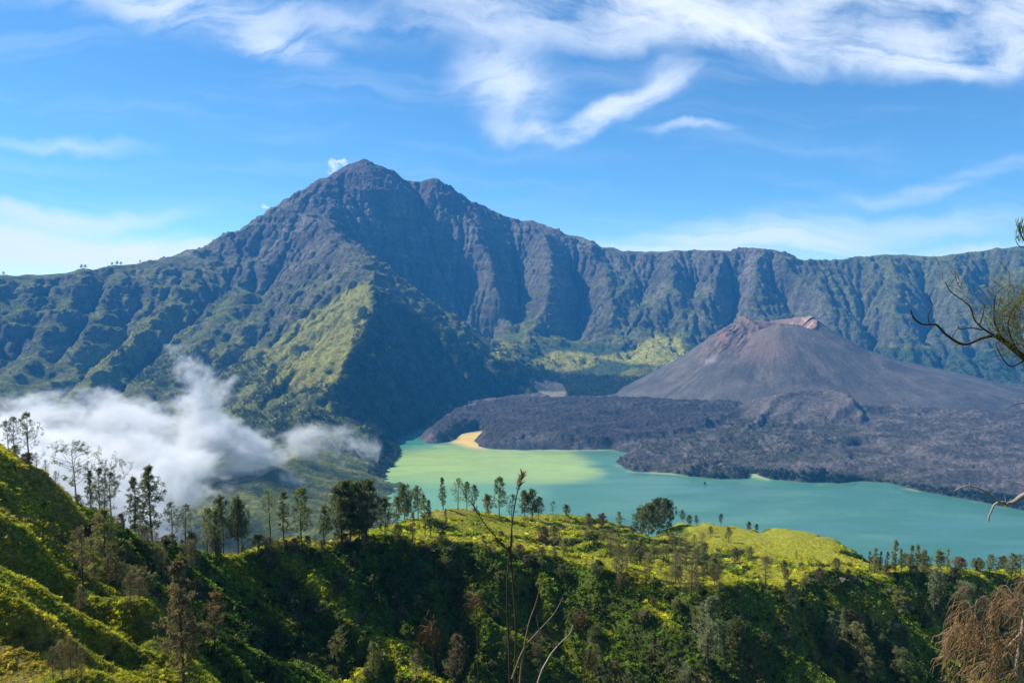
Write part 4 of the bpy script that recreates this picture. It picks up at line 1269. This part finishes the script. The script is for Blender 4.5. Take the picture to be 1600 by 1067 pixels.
def row(rows, where, group, name='casuarina_tree', cat='tree'):
    rows = sorted(rows, key=lambda r: r[0])
    for i, r in enumerate(rows):
        px, py, hp, kind, colr = r[:5]
        wide = r[5] if len(r) > 5 else 1.0
        lab = '%s %s %s, %s from the left %s' % (LOOK[kind], CWORD[colr], cat, ORD[i], where)
        nm = {'bare': 'bare_tree', 'bush': 'shrub'}.get(kind, name)
        tree(nm, px, py, hp, kind, colr, lab, 'shrub' if kind == 'bush' else cat, group, wide)


row([(22, 700, 64, 'sparse', 'dark'), (45, 708, 90, 'sparse', 'dark', 1.0), (12, 694, 50, 'sparse', 'dark'), (117, 760, 100, 'umbrella', 'dark'), (140, 770, 78, 'slim', 'dark'), (155, 776, 96, 'sparse', 'dark', .9), (163, 780, 98, 'umbrella', 'dark', .9), (172, 782, 94, 'sparse', 'dark'),
     (211, 810, 108, 'slim', 'dark', 1.3), (235, 804, 138, 'cone', 'dark', 1.0)],
    'on the left crest', 'trees on the left crest')
row([(269, 820, 78, 'sparse', 'dark'), (289, 814, 76, 'sparse', 'dark', 1.2), (323, 826, 80, 'round', 'olive', .8), (335, 828, 78, 'slim', 'dark', 1.3), (348, 832, 102, 'round', 'green', .8), (371, 834, 98, 'round', 'dark', .8), (377, 834, 92, 'round', 'dark', .7)],
    'above the ravine head', 'trees above the ravine head')
row([(423, 850, 96, 'sparse', 'grey', .9), (443, 846, 88, 'slim', 'grey', 1.4), (471, 852, 98, 'round', 'green', .9), (506, 826, 66, 'cone', 'green')],
    'left of the dark clump', 'trees left of the dark clump')
row([(534, 846, 98, 'dense', 'dark', .9), (547, 850, 108, 'dense', 'green', .85), (561, 850, 104, 'dense', 'dark', .9), (572, 846, 104, 'dense', 'green', .85)],
    'in the big dark clump', 'trees of the big dark clump')
row([(602, 846, 74, 'round', 'olive', .9), (632, 806, 64, 'dense', 'green', .8), (645, 866, 74, 'slim', 'olive'), (620, 802, 50, 'cone', 'green'), (653, 802, 58, 'round', 'grey', 1.0), (664, 836, 74, 'slim', 'olive', 1.2), (672, 838, 64, 'slim', 'grey'),
     (692, 794, 58, 'slim', 'green', 1.2), (696, 830, 40, 'slim', 'brown')],
    'right of the dark clump', 'trees right of the dark clump')
row([(716, 798, 56, 'sparse', 'grey', 1.0), (729, 798, 50, 'round', 'green', .8), (741, 798, 46, 'round', 'green', .8), (762, 804, 36, 'bush', 'olive', .7), (780, 808, 68, 'round', 'green', .9), (800, 816, 48, 'sparse', 'dark'), (820, 808, 46, 'dense', 'green', .8), (832, 810, 50, 'dense', 'green', .8),
     (842, 812, 40, 'round', 'grey'), (864, 804, 24, 'sparse', 'dark'), (885, 806, 20, 'bush', 'grey')],
    'on the middle crest', 'trees on the middle crest')
row([(920, 856, 58, 'round', 'brown', .8), (940, 824, 24, 'bush', 'brown'), (968, 828, 32, 'round', 'olive'), (1000, 832, 44, 'bush', 'dark', .95), (1013, 834, 58, 'bush', 'green', .85), (1027, 834, 60, 'bush', 'dark', .8), (1042, 828, 54, 'bush', 'dark', .75),
     (1066, 816, 22, 'round', 'dark'), (1077, 818, 16, 'bush', 'green'), (1088, 818, 18, 'round', 'dark'), (1126, 820, 22, 'round', 'dark'), (1170, 826, 14, 'bush', 'dark'), (1182, 826, 11, 'bush', 'dark'), (1138, 846, 24, 'round', 'green', 1.3)],
    'on the far meadow edge', 'trees on the far meadow edge')
row([(866, 856, 40, 'round', 'olive', 1.2), (850, 850, 30, 'bush', 'brown'), (882, 866, 26, 'bush', 'olive'), (954, 868, 46, 'bare', 'brown', 1.2), (966, 864, 36, 'bare', 'brown'), (984, 876, 34, 'round', 'olive'), (1000, 882, 48, 'cone', 'olive', 1.4), (1022, 880, 42, 'round', 'olive'),
     (1036, 886, 40, 'bare', 'olive'), (1056, 912, 56, 'bare', 'brown', 1.3), (1080, 945, 76, 'bare', 'brown'), (1100, 886, 36, 'round', 'olive'), (1072, 890, 44, 'bare', 'brown', 1.3), (1116, 914, 50, 'dense', 'olive', .9)],
    'in the middle thicket', 'small trees in the middle thicket')
row([(1196, 916, 52, 'bare', 'brown', 1.7), (1150, 880, 22, 'bush', 'brown'), (1172, 872, 20, 'bush', 'olive'), (1244, 874, 16, 'bare', 'brown', 1.3), (1258, 918, 28, 'bare', 'brown'), (1280, 914, 28, 'bush', 'brown'), (1308, 894, 24, 'bush', 'brown'), (1228, 906, 20, 'bush', 'brown')],
    'beside the bright meadow', 'brown growth by the bright meadow')
row([(1358, 894, 38, 'slim', 'brown'), (1366, 896, 46, 'slim', 'olive', 1.3), (1375, 896, 40, 'slim', 'brown'), (1386, 896, 40, 'slim', 'brown', 1.2), (1398, 896, 60, 'slim', 'olive', 1.2), (1408, 896, 42, 'slim', 'olive', 1.2), (1422, 896, 50, 'slim', 'olive', 1.3), (1432, 896, 52, 'slim', 'olive', 1.2),
     (1443, 896, 40, 'bush', 'olive', .8)],
    'in the sapling row', 'thin row of saplings')
row([(1460, 962, 116, 'slim', 'grey', 1.35), (1480, 892, 40, 'slim', 'olive'), (1500, 894, 26, 'bush', 'brown'), (1520, 890, 22, 'round', 'olive'), (1532, 896, 26, 'round', 'yellow'), (1546, 900, 36, 'round', 'yellow', 1.2), (1580, 910, 52, 'round', 'olive'), (1593, 912, 50, 'sparse', 'olive', 1.1), (1566, 890, 26, 'bush', 'dark')],
    'at the right ridge end', 'trees at the right end of the ridge')
row([(132, 940, 130, 'sparse', 'brown', 1.0), (165, 900, 108, 'round', 'olive', 1.0), (205, 958, 74, 'bare', 'brown'), (182, 930, 90, 'sparse', 'brown'), (286, 1085, 230, 'cone', 'brown', .85), (336, 1046, 124, 'sparse', 'rust', 1.1), (300, 900, 60, 'bare', 'brown', 1.2), (240, 880, 60, 'sparse', 'brown'), (222, 870, 50, 'bare', 'brown')],
    'in the left ravine', 'trees in the left ravine')
row([(422, 900, 66, 'bare', 'brown'), (528, 1050, 76, 'sparse', 'olive'), (584, 1075, 82, 'round', 'olive', .8), (714, 1080, 98, 'round', 'brown', .9), (650, 1070, 60, 'bare', 'brown'), (840, 1040, 60, 'bare', 'brown'), (930, 1060, 56, 'bare', 'olive'), (1106, 1046, 128, 'cone', 'grey', 1.2), (1070, 1080, 52, 'bare', 'grey', 1.3), (1150, 1010, 50, 'bush', 'green'),
     (1238, 960, 46, 'cone', 'grey', 1.3), (1298, 1030, 88, 'slim', 'grey', 1.3), (1318, 1004, 60, 'slim', 'grey', 1.3), (1350, 1080, 100, 'cone', 'olive', 1.2), (1410, 1070, 60, 'bush', 'green', .8), (1536, 985, 60, 'bare', 'brown', 1.4), (1505, 965, 60, 'bare', 'grey', 1.6), (1590, 985, 66, 'bare', 'brown', 1.3)],
    'on the steep face', 'trees on the steep face')
row([(84, 1066, 62, 'bare', 'brown', .8), (98, 1072, 84, 'bare', 'brown', .7), (112, 1076, 90, 'bare', 'rust', .7), (128, 1078, 78, 'bare', 'brown', .7)],
    'on the near hillside', 'dead stems on the near hillside')

# small look-alike shrubs over slope and meadow
rs = random.Random(77)
def dotted(n, x0, x1, y0, y1, kinds, cols, h0, h1, place, group, w0, w1):
    rows = []
    for i in range(n):
        px = rs.uniform(x0, x1); py = rs.uniform(y0, y1)
        if place == 'ridge top' and 1120 < px < 1360 and py < 885: continue
        rows.append((px, py, rs.uniform(h0, h1), rs.choice(kinds), rs.choice(cols)))
    cnt = {}
    for px, py, h, kd, c in sorted(rows):
        cnt[(kd, c)] = cnt.get((kd, c), 0) + 1
        tree('shrub', px, py, h, kd, c, 'small %s %s shrub on the %s, %s such from the left' % (LOOK[kd], CWORD[c], place, ORD[cnt[(kd, c)] - 1]), 'shrub', group, rs.uniform(w0, w1))


dotted(75, 600, 1560, 836, 905, ['bare', 'bush', 'round', 'bush'], ['brown', 'olive', 'olive', 'green'], 10, 24, 'ridge top', 'small shrubs dotted over the ridge top', .9, 1.4)
dotted(64, 420, 1600, 900, 1060, ['bush', 'bush', 'round'], ['dark', 'green', 'green', 'olive'], 14, 30, 'steep face', 'dark shrubs on the steep face', 1.0, 1.5)

dotted(30, 925, 1135, 858, 932, ['bare', 'round', 'bare'], ['brown', 'olive'], 24, 46, 'thicket edge', 'brown thicket at the meadow edge', .9, 1.3)
dotted(18, 120, 310, 850, 965, ['bare', 'sparse', 'bush'], ['brown', 'olive'], 30, 62, 'ravine side', 'brown growth on the ravine side', .9, 1.3)
crest_x = [q[0] for q in leftcrest]; crest_y = [q[1] for q in leftcrest]; cnt = {}
for i in range(46):
    px = 20 + i * 12.5 + rs.uniform(-5, 5); py = float(np.interp(px, crest_x, crest_y)) + rs.uniform(2, 12)
    kd = rs.choice(['bush', 'bare', 'bush', 'sparse']); c = rs.choice(['brown', 'olive', 'dark'])
    cnt[(kd, c)] = cnt.get((kd, c), 0) + 1
    tree('shrub', px, py, rs.uniform(12, 32), kd, c, 'low %s %s undergrowth shrub on the left crest, %s such from the left' % (LOOK[kd], CWORD[c], ORD[cnt[(kd, c)] - 1]), 'shrub', 'low growth along the left crest', rs.uniform(.9, 1.4))

# tiny trees far off on the left rim
FT = [('first', 6, 434, 5), ('second', 128, 425, 6), ('third', 134, 426, 6), ('fourth', 176, 418, 5), ('fifth', 184, 417, 6), ('sixth', 190, 416, 5), ('seventh', 220, 413, 4)]
for (o_, px, py, hp) in FT:
    Yd = 4300 + (px / 250) * 850
    ax, az = ray(px, 440)
    # walk along the ray's bearing to the skyline
    Ys = np.arange(Yd - 900, Yd + 700, 8.0); zz_ = bilin(MZ, CX0, CY0, MC, float(ax) * Ys, Ys)
    k_ = int(np.argmax(zz_ / Ys)); Yb = float(Ys[k_])
    tr, cr = proto('round', 0)
    e = bpy.data.objects.new('rim_tree', None); COL.objects.link(e)
    e.location = (float(ax) * Yb, Yb, float(zz_[k_]) - 2)
    s_ = hp / F * Yb / 15 * 1.25; e.scale = (s_ * 1.5, s_ * 1.5, s_)
    tag(e, 'tiny dark tree on the far left rim skyline, %s from the left' % o_, 'tree', 'tiny trees on the far left rim')
    a = tr.copy(); COL.objects.link(a); a.parent = e
    key = (cr.data.name, 'green')
    if key not in CM:
        me = cr.data.copy(); me.materials.clear(); me.materials.append(LM['green']); CM[key] = me
    c = cr.copy(); c.data = CM[key]; COL.objects.link(c); c.parent = e

# islet bush in the lake
x, y = on_lake(1101, 757)
e = bpy.data.objects.new('islet_shrub', None); COL.objects.link(e); e.location = (x, y, LAKE - 0.5); e.scale = (.9, .9, .75)
tag(e, 'lone dark shrub standing in the lake off the lava shore', 'shrub')
for q, nm in zip(proto('bush', 1), ('trunk', 'crown')):
    a = q.copy(); a.name = nm; COL.objects.link(a); a.parent = e

# boulders -----------------------------------------------------------
mrock, b, p = new_mat('boulder_stone')
geo = b.node('ShaderNodeTexCoord').outputs['Object']
nz = b.noise(geo, 1.3, 6, 0.65)
b.put(p.inputs['Base Color'], b.mix(b.mr(nz, 0.35, 0.65, 0, 1, False), (0.07, 0.06, 0.05, 1), (0.20, 0.17, 0.14, 1)))
bp = b.node('ShaderNodeBump'); bp.inputs['Strength'].default_value = 0.7; bp.inputs['Distance'].default_value = 0.3
b.put(bp.inputs['Height'], b.noise(geo, 3.0, 5, 0.7)); b.L.new(bp.outputs[0], p.inputs['Normal'])


def boulder(px, py, wpx, label, grp, seed):
    x, y = hit(px, py)
    u = np.linspace(0, math.pi, 22); v = np.linspace(0, 2 * math.pi, 33)[:-1]
    Vv, Uu = np.meshgrid(v, u)
    X_ = np.sin(Uu) * np.cos(Vv); Y_ = np.sin(Uu) * np.sin(Vv); Z_ = np.cos(Uu)
    # cut by random planes for facets
    r = np.random.default_rng(seed); rad = np.full(X_.shape, 1.0)
    for _ in range(16):
        nrm = r.normal(size=3); nrm /= np.linalg.norm(nrm); d = r.uniform(.55, .85)
        dt = X_ * nrm[0] + Y_ * nrm[1] + Z_ * nrm[2]
        rad = np.where(dt > 0.05, np.minimum(rad, d / np.maximum(dt, 0.05)), rad)
    s = wpx / F * y / 2 / 0.75
    rad = rad * (1 + 0.06 * fbm(X_ * 3 + 7, Y_ * 3 + Z_ * 2, 3, seed))
    Vs = np.stack([X_ * rad * s, Y_ * rad * s, Z_ * rad * s * 0.85], -1).reshape(-1, 3)
    H_, W_ = X_.shape
    F_ = [(i * W_ + j, (i + 1) * W_ + j, (i + 1) * W_ + (j + 1) % W_, i * W_ + (j + 1) % W_) for i in range(H_ - 1) for j in range(W_)]
    o = mesh_np('boulder', Vs, np.array(F_), mrock, False)
    o.location = (x, y, ground(x, y) + s * 0.1)
    tag(o, label, 'boulder', grp)


g_ = 'boulders on the right cliff'
boulder(1422, 952, 9, 'tall pale boulder standing upright above the two other boulders', g_, 1)
boulder(1408, 958, 8, 'low grey boulder just left of the tall pale boulder', g_, 2)
boulder(1400, 976, 11, 'largest rounded boulder, lowest of the right cliff rocks', g_, 3)
boulder(1316, 908, 12, 'flat brown rock at the left end of the cliff-edge ledge', g_, 4)
boulder(1330, 906, 12, 'middle brown rock of the cliff-edge ledge', g_, 5)
boulder(1342, 909, 9, 'small brown rock at the right end of the cliff-edge ledge', g_, 6)
boulder(1390, 928, 8, 'pale rock jutting from the cliff under the row of saplings', g_, 9)
g_ = 'stones on the middle ridge edge'
boulder(470, 858, 7, 'small pale stone under the rounded dark tree left of the clump', g_, 7)
boulder(703, 860, 9, 'dark stone on the edge right of the big tree clump', g_, 8)
boulder(552, 866, 7, 'small stone on the edge below the big tree clump', g_, 10)
boulder(338, 846, 8, 'brown stone on the ridge above the ravine', g_, 11)

# ================================================================== NEAR PLANTS
STRAW = barkmat('dry_stem', (0.20, 0.15, 0.10)); DSTEM = barkmat('dark_stem', (0.075, 0.055, 0.045)); PALEB = barkmat('pale_bark', (0.30, 0.26, 0.22))
PLUME = leafmat('dry_plume', (0.16, 0.105, 0.075), 0.3, 0.7, 0.3); RUSTL = leafmat('rust_needles', (0.40, 0.25, 0.14), 0.35, 0.7, 0.35); NEED = leafmat('needle_olive', (0.16, 0.15, 0.05), 0.35, 0.6, 0.3)


def pts3(lst, Y, jy=0.0, rng=None):
    out = []
    for i, q in enumerate(lst):
        Yq = q[2] if len(q) > 2 else Y
        out.append(Vector(at(q[0], q[1], Yq)))
    return out


def smoothline(P, n=5):
    out = []
    for i in range(len(P) - 1):
        p0 = P[max(i - 1, 0)]; p1 = P[i]; p2 = P[i + 1]; p3 = P[min(i + 2, len(P) - 1)]
        for k in range(n):
            t = k / n
            out.append(0.5 * ((2 * p1) + (p2 - p0) * t + (2 * p0 - 5 * p1 + 4 * p2 - p3) * t * t + (3 * p1 - p0 - 3 * p2 + p3) * t ** 3))
    out.append(P[-1])
    return out


def stem(tb, lst, Y, w0, w1, k=6):
    P = smoothline(pts3(lst, Y)); n = len(P)
    tb.tube(P, [(w0 + (w1 - w0) * i / (n - 1)) / F * Y / 2 for i in range(n)], k)
    return P


# dry reed in the middle of the foreground
def gempty(name, x, y, z, label, cat, group=None):
    e = bpy.data.objects.new(name, None); COL.objects.link(e); e.location = (x, y, z)
    tag(e, label, cat, group); return e


def child(tb, name, mat, e, smooth_=True):
    o = tb.build(name, mat, None, smooth_)
    for v in o.data.vertices: v.co -= e.location
    o.parent = e
    return o


def plume(tb, P, rng, n=60, L=0.12, w=0.010, up=0.8, spread=.35):
    """P: list of points along the plume axis"""
    for i in range(n):
        q = rng.random() * (len(P) - 1); k = int(q); p = P[k].lerp(P[min(k + 1, len(P) - 1)], q - k)
        ax = (P[-1] - P[0]).normalized()
        d = ax * up + rvec(rng) * spread * 2
        tb.leaf(p, d, L * rng.uniform(.5, 1.2), w, rng, 0.15)


rng = random.Random(3)
YR = 7.0
zb = ground(0.04, YR)
e = gempty('dry_reed', at(803, 1067, YR)[0], YR, zb, 'tall dark dry reed standing in the middle foreground with a drooping seed head', 'reed')
t1 = TB(); bottom = (806, 1240)
P = stem(t1, [bottom, (805, 1120), (804, 1067), (806, 980), (801, 905), (798, 860), (800, 820), (806, 780), (812, 756), (816, 742)], YR, 4.2, 1.3)
child(t1, 'stem', DSTEM, e)
t1 = TB(); stem(t1, [(798, 1240), (797, 1100), (795, 1010), (792, 930), (794, 880), (797, 862)], YR, 3.4, 1.8); child(t1, 'stem', DSTEM, e)
t1 = TB(); plume(t1, P[-9:], rng, 90, 0.10, 0.008, 0.9, .25); child(t1, 'seed_head', PLUME, e, False)
t1 = TB()
for i in range(26):
    t1.leaf(Vector(at(798 + rng.uniform(-3, 3), 868 + rng.uniform(-24, 16), YR)), Vector((rng.uniform(-.25, .25), rng.uniform(-.3, .3), rng.choice([1, -1, .8]))), rng.uniform(.08, .18), 0.012, rng, 0.05)
child(t1, 'leaf_sheath', DSTEM, e, False)
t1 = TB(); P = stem(t1, [(799, 868), (785, 850), (762, 824), (745, 800), (738, 786)], YR, 2.6, 1.2, 4)
child(t1, 'side_stem', DSTEM, e)
t1 = TB(); plume(t1, P[-10:], rng, 60, 0.09, 0.007, 0.6, .35); child(t1, 'seed_head', PLUME, e, False)

e = gempty('dry_twig', at(820, 1067, 6.6)[0], 6.6, ground(0.1, 6.6), 'pale forked dry twig curving right beside the dark reed', 'twig')
t1 = TB(); stem(t1, [(812, 1240), (812, 1080), (818, 1020), (826, 975), (838, 940), (846, 905)], 6.6, 4, 1.2, 5); child(t1, 'stem', STRAW, e)
t1 = TB(); stem(t1, [(800, 1060), (818, 1014), (842, 985), (866, 958), (880, 932)], 6.6, 3.0, 1.2, 5); stem(t1, [(842, 985), (838, 960)], 6.6, 1.6, .8, 4); child(t1, 'fork', STRAW, e)
e = gempty('dry_twig', at(860, 1067, 8)[0], 8, ground(0.4, 8), 'long bent pale twig at bottom centre, right of the forked one', 'twig')
t1 = TB(); stem(t1, [(800, 1240, 8), (838, 1075, 8), (856, 1030, 8), (872, 1008, 8), (890, 990, 8), (896, 975, 8)], 8, 4, 1.2, 5); stem(t1, [(872, 1008, 8), (856, 995, 8), (846, 985, 8)], 8, 2, 1, 4); child(t1, 'stem', PALEB, e)


def reedclump(px, py, w, h, Yd, label, n=10):
    x0 = at(px, py, Yd)[0]
    e = gempty('dry_reed', x0, Yd, ground(x0, Yd), label, 'reed', 'brown dry reed heads near the viewer')
    r = random.Random(int(px))
    t1 = TB()
    stem(t1, [(px + 9, 1260), (px + 6, 1120), (px + 3, py + h * .5), (px, py + 6)], Yd, 2.2, 1.0, 5)
    child(t1, 'stem', DSTEM, e)
    t2 = TB()
    for i in range(n * 5):
        a = r.gauss(0, .45); b0 = (px + r.gauss(0, w * .10), py + r.gauss(0, h * .16)); dn_ = r.uniform(.15, .75); k = r.uniform(.5, 1)
        Yq = Yd + r.uniform(-.12, .12)
        q = [(b0[0], b0[1], Yq), (b0[0] + a * w * .3 * k, b0[1] - h * .16 * r.random(), Yq), (b0[0] + a * w * .62 * k, b0[1] + h * dn_ * .35 * k, Yq), (b0[0] + a * w * .8 * k, b0[1] + h * dn_ * k, Yq)]
        P = smoothline(pts3(q, Yd), 3)
        t2.tube(P, [.0042 * (1 - .75 * j / (len(P) - 1)) for j in range(len(P))], 3)
    child(t2, 'seed_head', PLUME, e, False)


reedclump(674, 985, 44, 56, 8.5, 'curled brown dry reed head left of the dark reed, lowest', 22)
reedclump(742, 940, 46, 44, 9, 'feathery brown dry reed head just left of the dark reed', 16)
reedclump(908, 965, 40, 40, 8.5, 'reddish dry reed head right of the dark reed', 12)
reedclump(922, 1030, 30, 40, 8, 'reddish dry reed head at the bottom, farthest right', 10)

# casuarina standing just outside the right edge, reaching in with three boughs
TX, TY = 5.9, 6.6
e = gempty('casuarina_tree', TX, TY, ground(TX, TY), 'near casuarina whose gnarled boughs reach in at the right edge', 'tree')
t1 = TB(); P = [Vector((TX, TY, ground(TX, TY) - .2)), Vector((TX - .15, TY, -3)), Vector((TX + .05, TY, -1.6)), Vector((TX - .1, TY, -.2)), Vector((TX + .1, TY, 1.2)), Vector((TX - .1, TY, 2.2))]
P = smoothline(P); t1.tube(P, [.16 - .12 * i / (len(P) - 1) for i in range(len(P))], 10); child(t1, 'trunk', BARK, e)
Yb = 6.4


def bough(lines, mat, name='bough'):
    t = TB(); out = []
    for (w0, w1, l) in lines:
        out.append(stem(t, l, Yb, w0 * .68, w1 * .75, 7))
    return child(t, name, mat, e), out


_, Ls = bough([(17, 10, [(1810, 720, 6.6), (1720, 640, 6.5), (1650, 595), (1602, 560), (1578, 540), (1556, 524)]),
            (7, 3, [(1556, 524), (1535, 528), (1506, 538), (1480, 524), (1464, 508), (1454, 507), (1440, 506), (1428, 497), (1423, 485)]),
            (3.0, 1.2, [(1452, 506), (1450, 492), (1457, 478), (1452, 466), (1454, 458)]),
            (5, 1.6, [(1560, 528), (1540, 516), (1530, 508), (1522, 498), (1516, 480), (1505, 470), (1486, 456), (1477, 441)]),
            (3, 1.2, [(1530, 508), (1534, 498), (1538, 478), (1532, 470)]),
            (3.2, 1.4, [(1535, 516), (1518, 512), (1500, 514), (1498, 508)]),
            (4, 1.3, [(1572, 538), (1556, 510), (1553, 486), (1556, 460), (1570, 448)]),
            (4, 1.3, [(1590, 550), (1575, 510), (1585, 480), (1596, 470)]),
            (4, 1.5, [(1602, 562), (1578, 572), (1560, 548), (1556, 536)]),
            (2.4, 1, [(1500, 536), (1494, 540), (1490, 544)]), (2.6, 1.2, [(1488, 527), (1494, 516), (1498, 510)])], DSTEM)
t2 = TB(); rng = random.Random(8)
for i in range(520):
    L_ = Ls[rng.choice([0, 6, 7, 7, 6, 3])]; q = L_[rng.randrange(len(L_) // 3, len(L_))]
    px_, py_ = project(q.x, q.y, q.z)
    if px_ > 1700: continue
    p_ = q + rvec(rng) * rng.random() * .14 + Vector((0.04, 0, 0.02))
    t2.leaf(p_, Vector((rng.uniform(-.6, .4), rng.uniform(-.4, .4), rng.uniform(-.3, 1))), rng.uniform(.08, .2), .006, rng, 0.1)
for i in range(900):
    c_ = rng.choice([(1575, 500), (1588, 520), (1560, 510), (1596, 545), (1600, 480), (1580, 540)])
    p_ = Vector(at(c_[0] + rng.gauss(0, 12), c_[1] + rng.gauss(0, 14), Yb + rng.uniform(-.15, .15)))
    t2.leaf(p_, Vector((rng.uniform(-.7, .5), rng.uniform(-.4, .4), rng.uniform(-.2, 1))), rng.uniform(.06, .16), .005, rng, 0.1)
for i in range(2600):
    q_ = Vector((TX, TY, 2.2)) + Vector((rng.gauss(.5, .75), rng.gauss(0, .7), rng.gauss(.9, .7)))
    if q_.x < TX + .1: continue
    t2.leaf(q_, Vector((rng.uniform(-.7, .7), rng.uniform(-.7, .7), rng.uniform(-.3, 1))), rng.uniform(.12, .28), .010, rng, 0.1)
child(t2, 'needles', NEED, e, False)
bough([(13, 8, [(1790, 790, 6.6), (1700, 762), (1640, 758), (1600, 773), (1584, 784), (1570, 788)]),
       (5, 2, [(1570, 788), (1560, 782), (1545, 772), (1530, 763), (1512, 759), (1500, 762), (1491, 767)]),
       (5, 3.2, [(1574, 786), (1564, 784), (1554, 788), (1549, 798), (1545, 808), (1545, 814)]), (2.4, 1, [(1491, 767), (1485, 758), (1482, 750)]), (3, 1.4, [(1572, 786), (1571, 778), (1570, 773)]), (3, 1.4, [(1516, 760), (1515, 752)])], PALEB)
bough([(6, 1.6, [(1830, 520, 6.6), (1700, 420), (1640, 400), (1612, 392), (1600, 376), (1594, 362), (1592, 348)]), (2.5, 1, [(1606, 388), (1592, 384), (1586, 372)]), (2.5, 1, [(1640, 640), (1600, 630), (1582, 634), (1572, 640)])], DSTEM)
t2 = TB()
for i in range(90):
    p_ = Vector(at(1594 + rng.gauss(0, 4), 366 + rng.gauss(0, 9), Yb)); t2.leaf(p_, Vector((rng.uniform(-.3, .3), rng.uniform(-.3, .3), 1)), rng.uniform(.04, .08), .006, rng)
child(t2, 'needles', LM['green'], e, False)

# withered casuarina sapling, bottom right
Yb = 7.2
e = gempty('withered_casuarina', at(1600, 1100, Yb)[0], Yb, ground(at(1600, 1100, Yb)[0], Yb), 'withered casuarina sapling with hanging rust-brown needles in the bottom right corner', 'tree')
_, Ls = bough([(16, 8, [(1640, 1300), (1622, 1160), (1600, 1075), (1590, 1045), (1594, 1010), (1602, 960), (1616, 900)]),
            (6, 2, [(1598, 985), (1582, 1002), (1566, 1014), (1540, 1008), (1518, 998), (1496, 986), (1478, 966)]),
            (3, 1.2, [(1566, 1014), (1548, 1020), (1530, 1024)]), (3, 1.2, [(1590, 1045), (1570, 1050), (1552, 1060)]),
            (4, 1.5, [(1600, 955), (1588, 945), (1580, 925)]), (3, 1.2, [(1540, 1008), (1536, 985), (1524, 960), (1526, 935)]),
            (3, 1.2, [(1602, 965), (1570, 960), (1556, 950)])], PALEB)
t2 = TB(); tw = TB()
for i in range(46):
    L_ = Ls[rng.choice([0, 1, 1, 1, 3, 4, 5, 5, 6, 6])]; q = L_[rng.randrange(len(L_) // 3, len(L_))]
    bx, by = project(q.x, q.y, q.z)
    if bx > 1625 or bx < 1500: bx = rng.uniform(1515, 1600); by = rng.uniform(940, 1010)
    s1 = rng.choice([-1, 1, -1]); ln = rng.uniform(18, 46); Yq = Yb + rng.uniform(-.3, .3)
    P = smoothline(pts3([(bx, by, q.y), (bx + s1 * ln * .35, by - ln * .5, Yq), (bx + s1 * ln * .8, by - ln * .25, Yq), (bx + s1 * ln * 1.0, by + ln * .5, Yq), (bx + s1 * ln * 1.02, by + ln * 1.25, Yq)], Yb), 4)
    tw.tube(P, [.004] * len(P), 3)
    for k_ in range(26):
        p0 = P[rng.randrange(2, len(P))] + rvec(rng) * .015
        dx_ = rng.gauss(0, .05) + s1 * .02; l2_ = rng.uniform(.08, .24)
        t2.tube([p0, p0 + Vector((dx_, rng.gauss(0, .03), -l2_ * .45)), p0 + Vector((dx_ * 1.3, rng.gauss(0, .03), -l2_))], [.0022, .0022, .0010], 3)
child(tw, 'twigs', STRAW, e)
child(t2, 'needles', RUSTL, e, False)

# ================================================================== MIST in the caldera
def mist(name, x0, x1, y0, y1, z0, z1, build, label, rate=0.13):
    o = box(name, x0, x1, y0, y1, z0, z1)
    m = bpy.data.materials.new(name); m.use_nodes = True; m.node_tree.nodes.clear()
    b = NB(m.node_tree); out = b.node('ShaderNodeOutputMaterial')
    pv = b.node('ShaderNodeVolumePrincipled')
    pv.inputs['Color'].default_value = (1, 1, 1, 1); pv.inputs['Anisotropy'].default_value = 0.25
    b.put(pv.inputs['Density'], build(b))
    b.L.new(pv.outputs[0], out.inputs['Volume'])
    o.data.materials.append(m)
    m.cycles.volume_step_rate = rate
    tag(o, kind='stuff')
    return o


def dens_main(b):
    P = b.node('ShaderNodeNewGeometry').outputs['Position']
    x, y, z = b.sep(P)
    wv = b.noise(P, 0.004, 3, 0.5, 0, 2, 1)
    q = b.vmath('ADD', P, b.vmath('MULTIPLY', b.vmath('SUBTRACT', wv, (0.5, 0.5, 0.5)), (160, 160, 160)))
    n = b.noise(b.vmath('MULTIPLY', q, (1, 1, 1.4)), 0.0062, 9, 0.66)
    big_ = b.noise(b.vmath('ADD', P, (900, 0, 400)), 0.0022, 2, 0.5)
    # ceiling falls from left to right
    top_ = b.mr(x, -1500, -480, -232, -345, False)
    h = b.mr(b.math('SUBTRACT', top_, z), -30, 150, -0.16, 0.115, False)
    xr = b.mr(x, -410, -820, -0.21, 0.0, True)
    lowcut = b.mr(z, -640, -560, -0.05, 0.0)
    s = add_(b, n, b.math('MULTIPLY', b.math('SUBTRACT', big_, 0.5), 0.9), h, xr, lowcut)
    d = b.mr(s, 0.56, 0.72, 0.0, 1.0, True)
    ex_ = b.math('MULTIPLY', b.mr(y, 1500, 1600, 0, 1), b.mr(y, 2420, 2280, 0, 1))
    return b.math('MULTIPLY', b.math('MULTIPLY', d, ex_), 0.024)


def add_(b, *a):
    r = a[0]
    for q in a[1:]:
        r = b.math('ADD', r, q)
    return r


mist('cloud', -2300, -420, 1500, 2450, -630, -175, dens_main, '')
hz = box('haze', -6000, 5900, -400, 8500, -800, 1160)
m = bpy.data.materials.new('haze'); m.use_nodes = True; m.node_tree.nodes.clear()
b = NB(m.node_tree)
out = b.node('ShaderNodeOutputMaterial')
pv = b.node('ShaderNodeVolumePrincipled')
pv.inputs['Color'].default_value = (0.07, 0.42, 1.0, 1)
pv.inputs['Density'].default_value = 0.000052
pv.inputs['Anisotropy'].default_value = 0.0
b.L.new(pv.outputs[0], out.inputs['Volume'])
hz.data.materials.append(m)
tag(hz, kind='stuff')
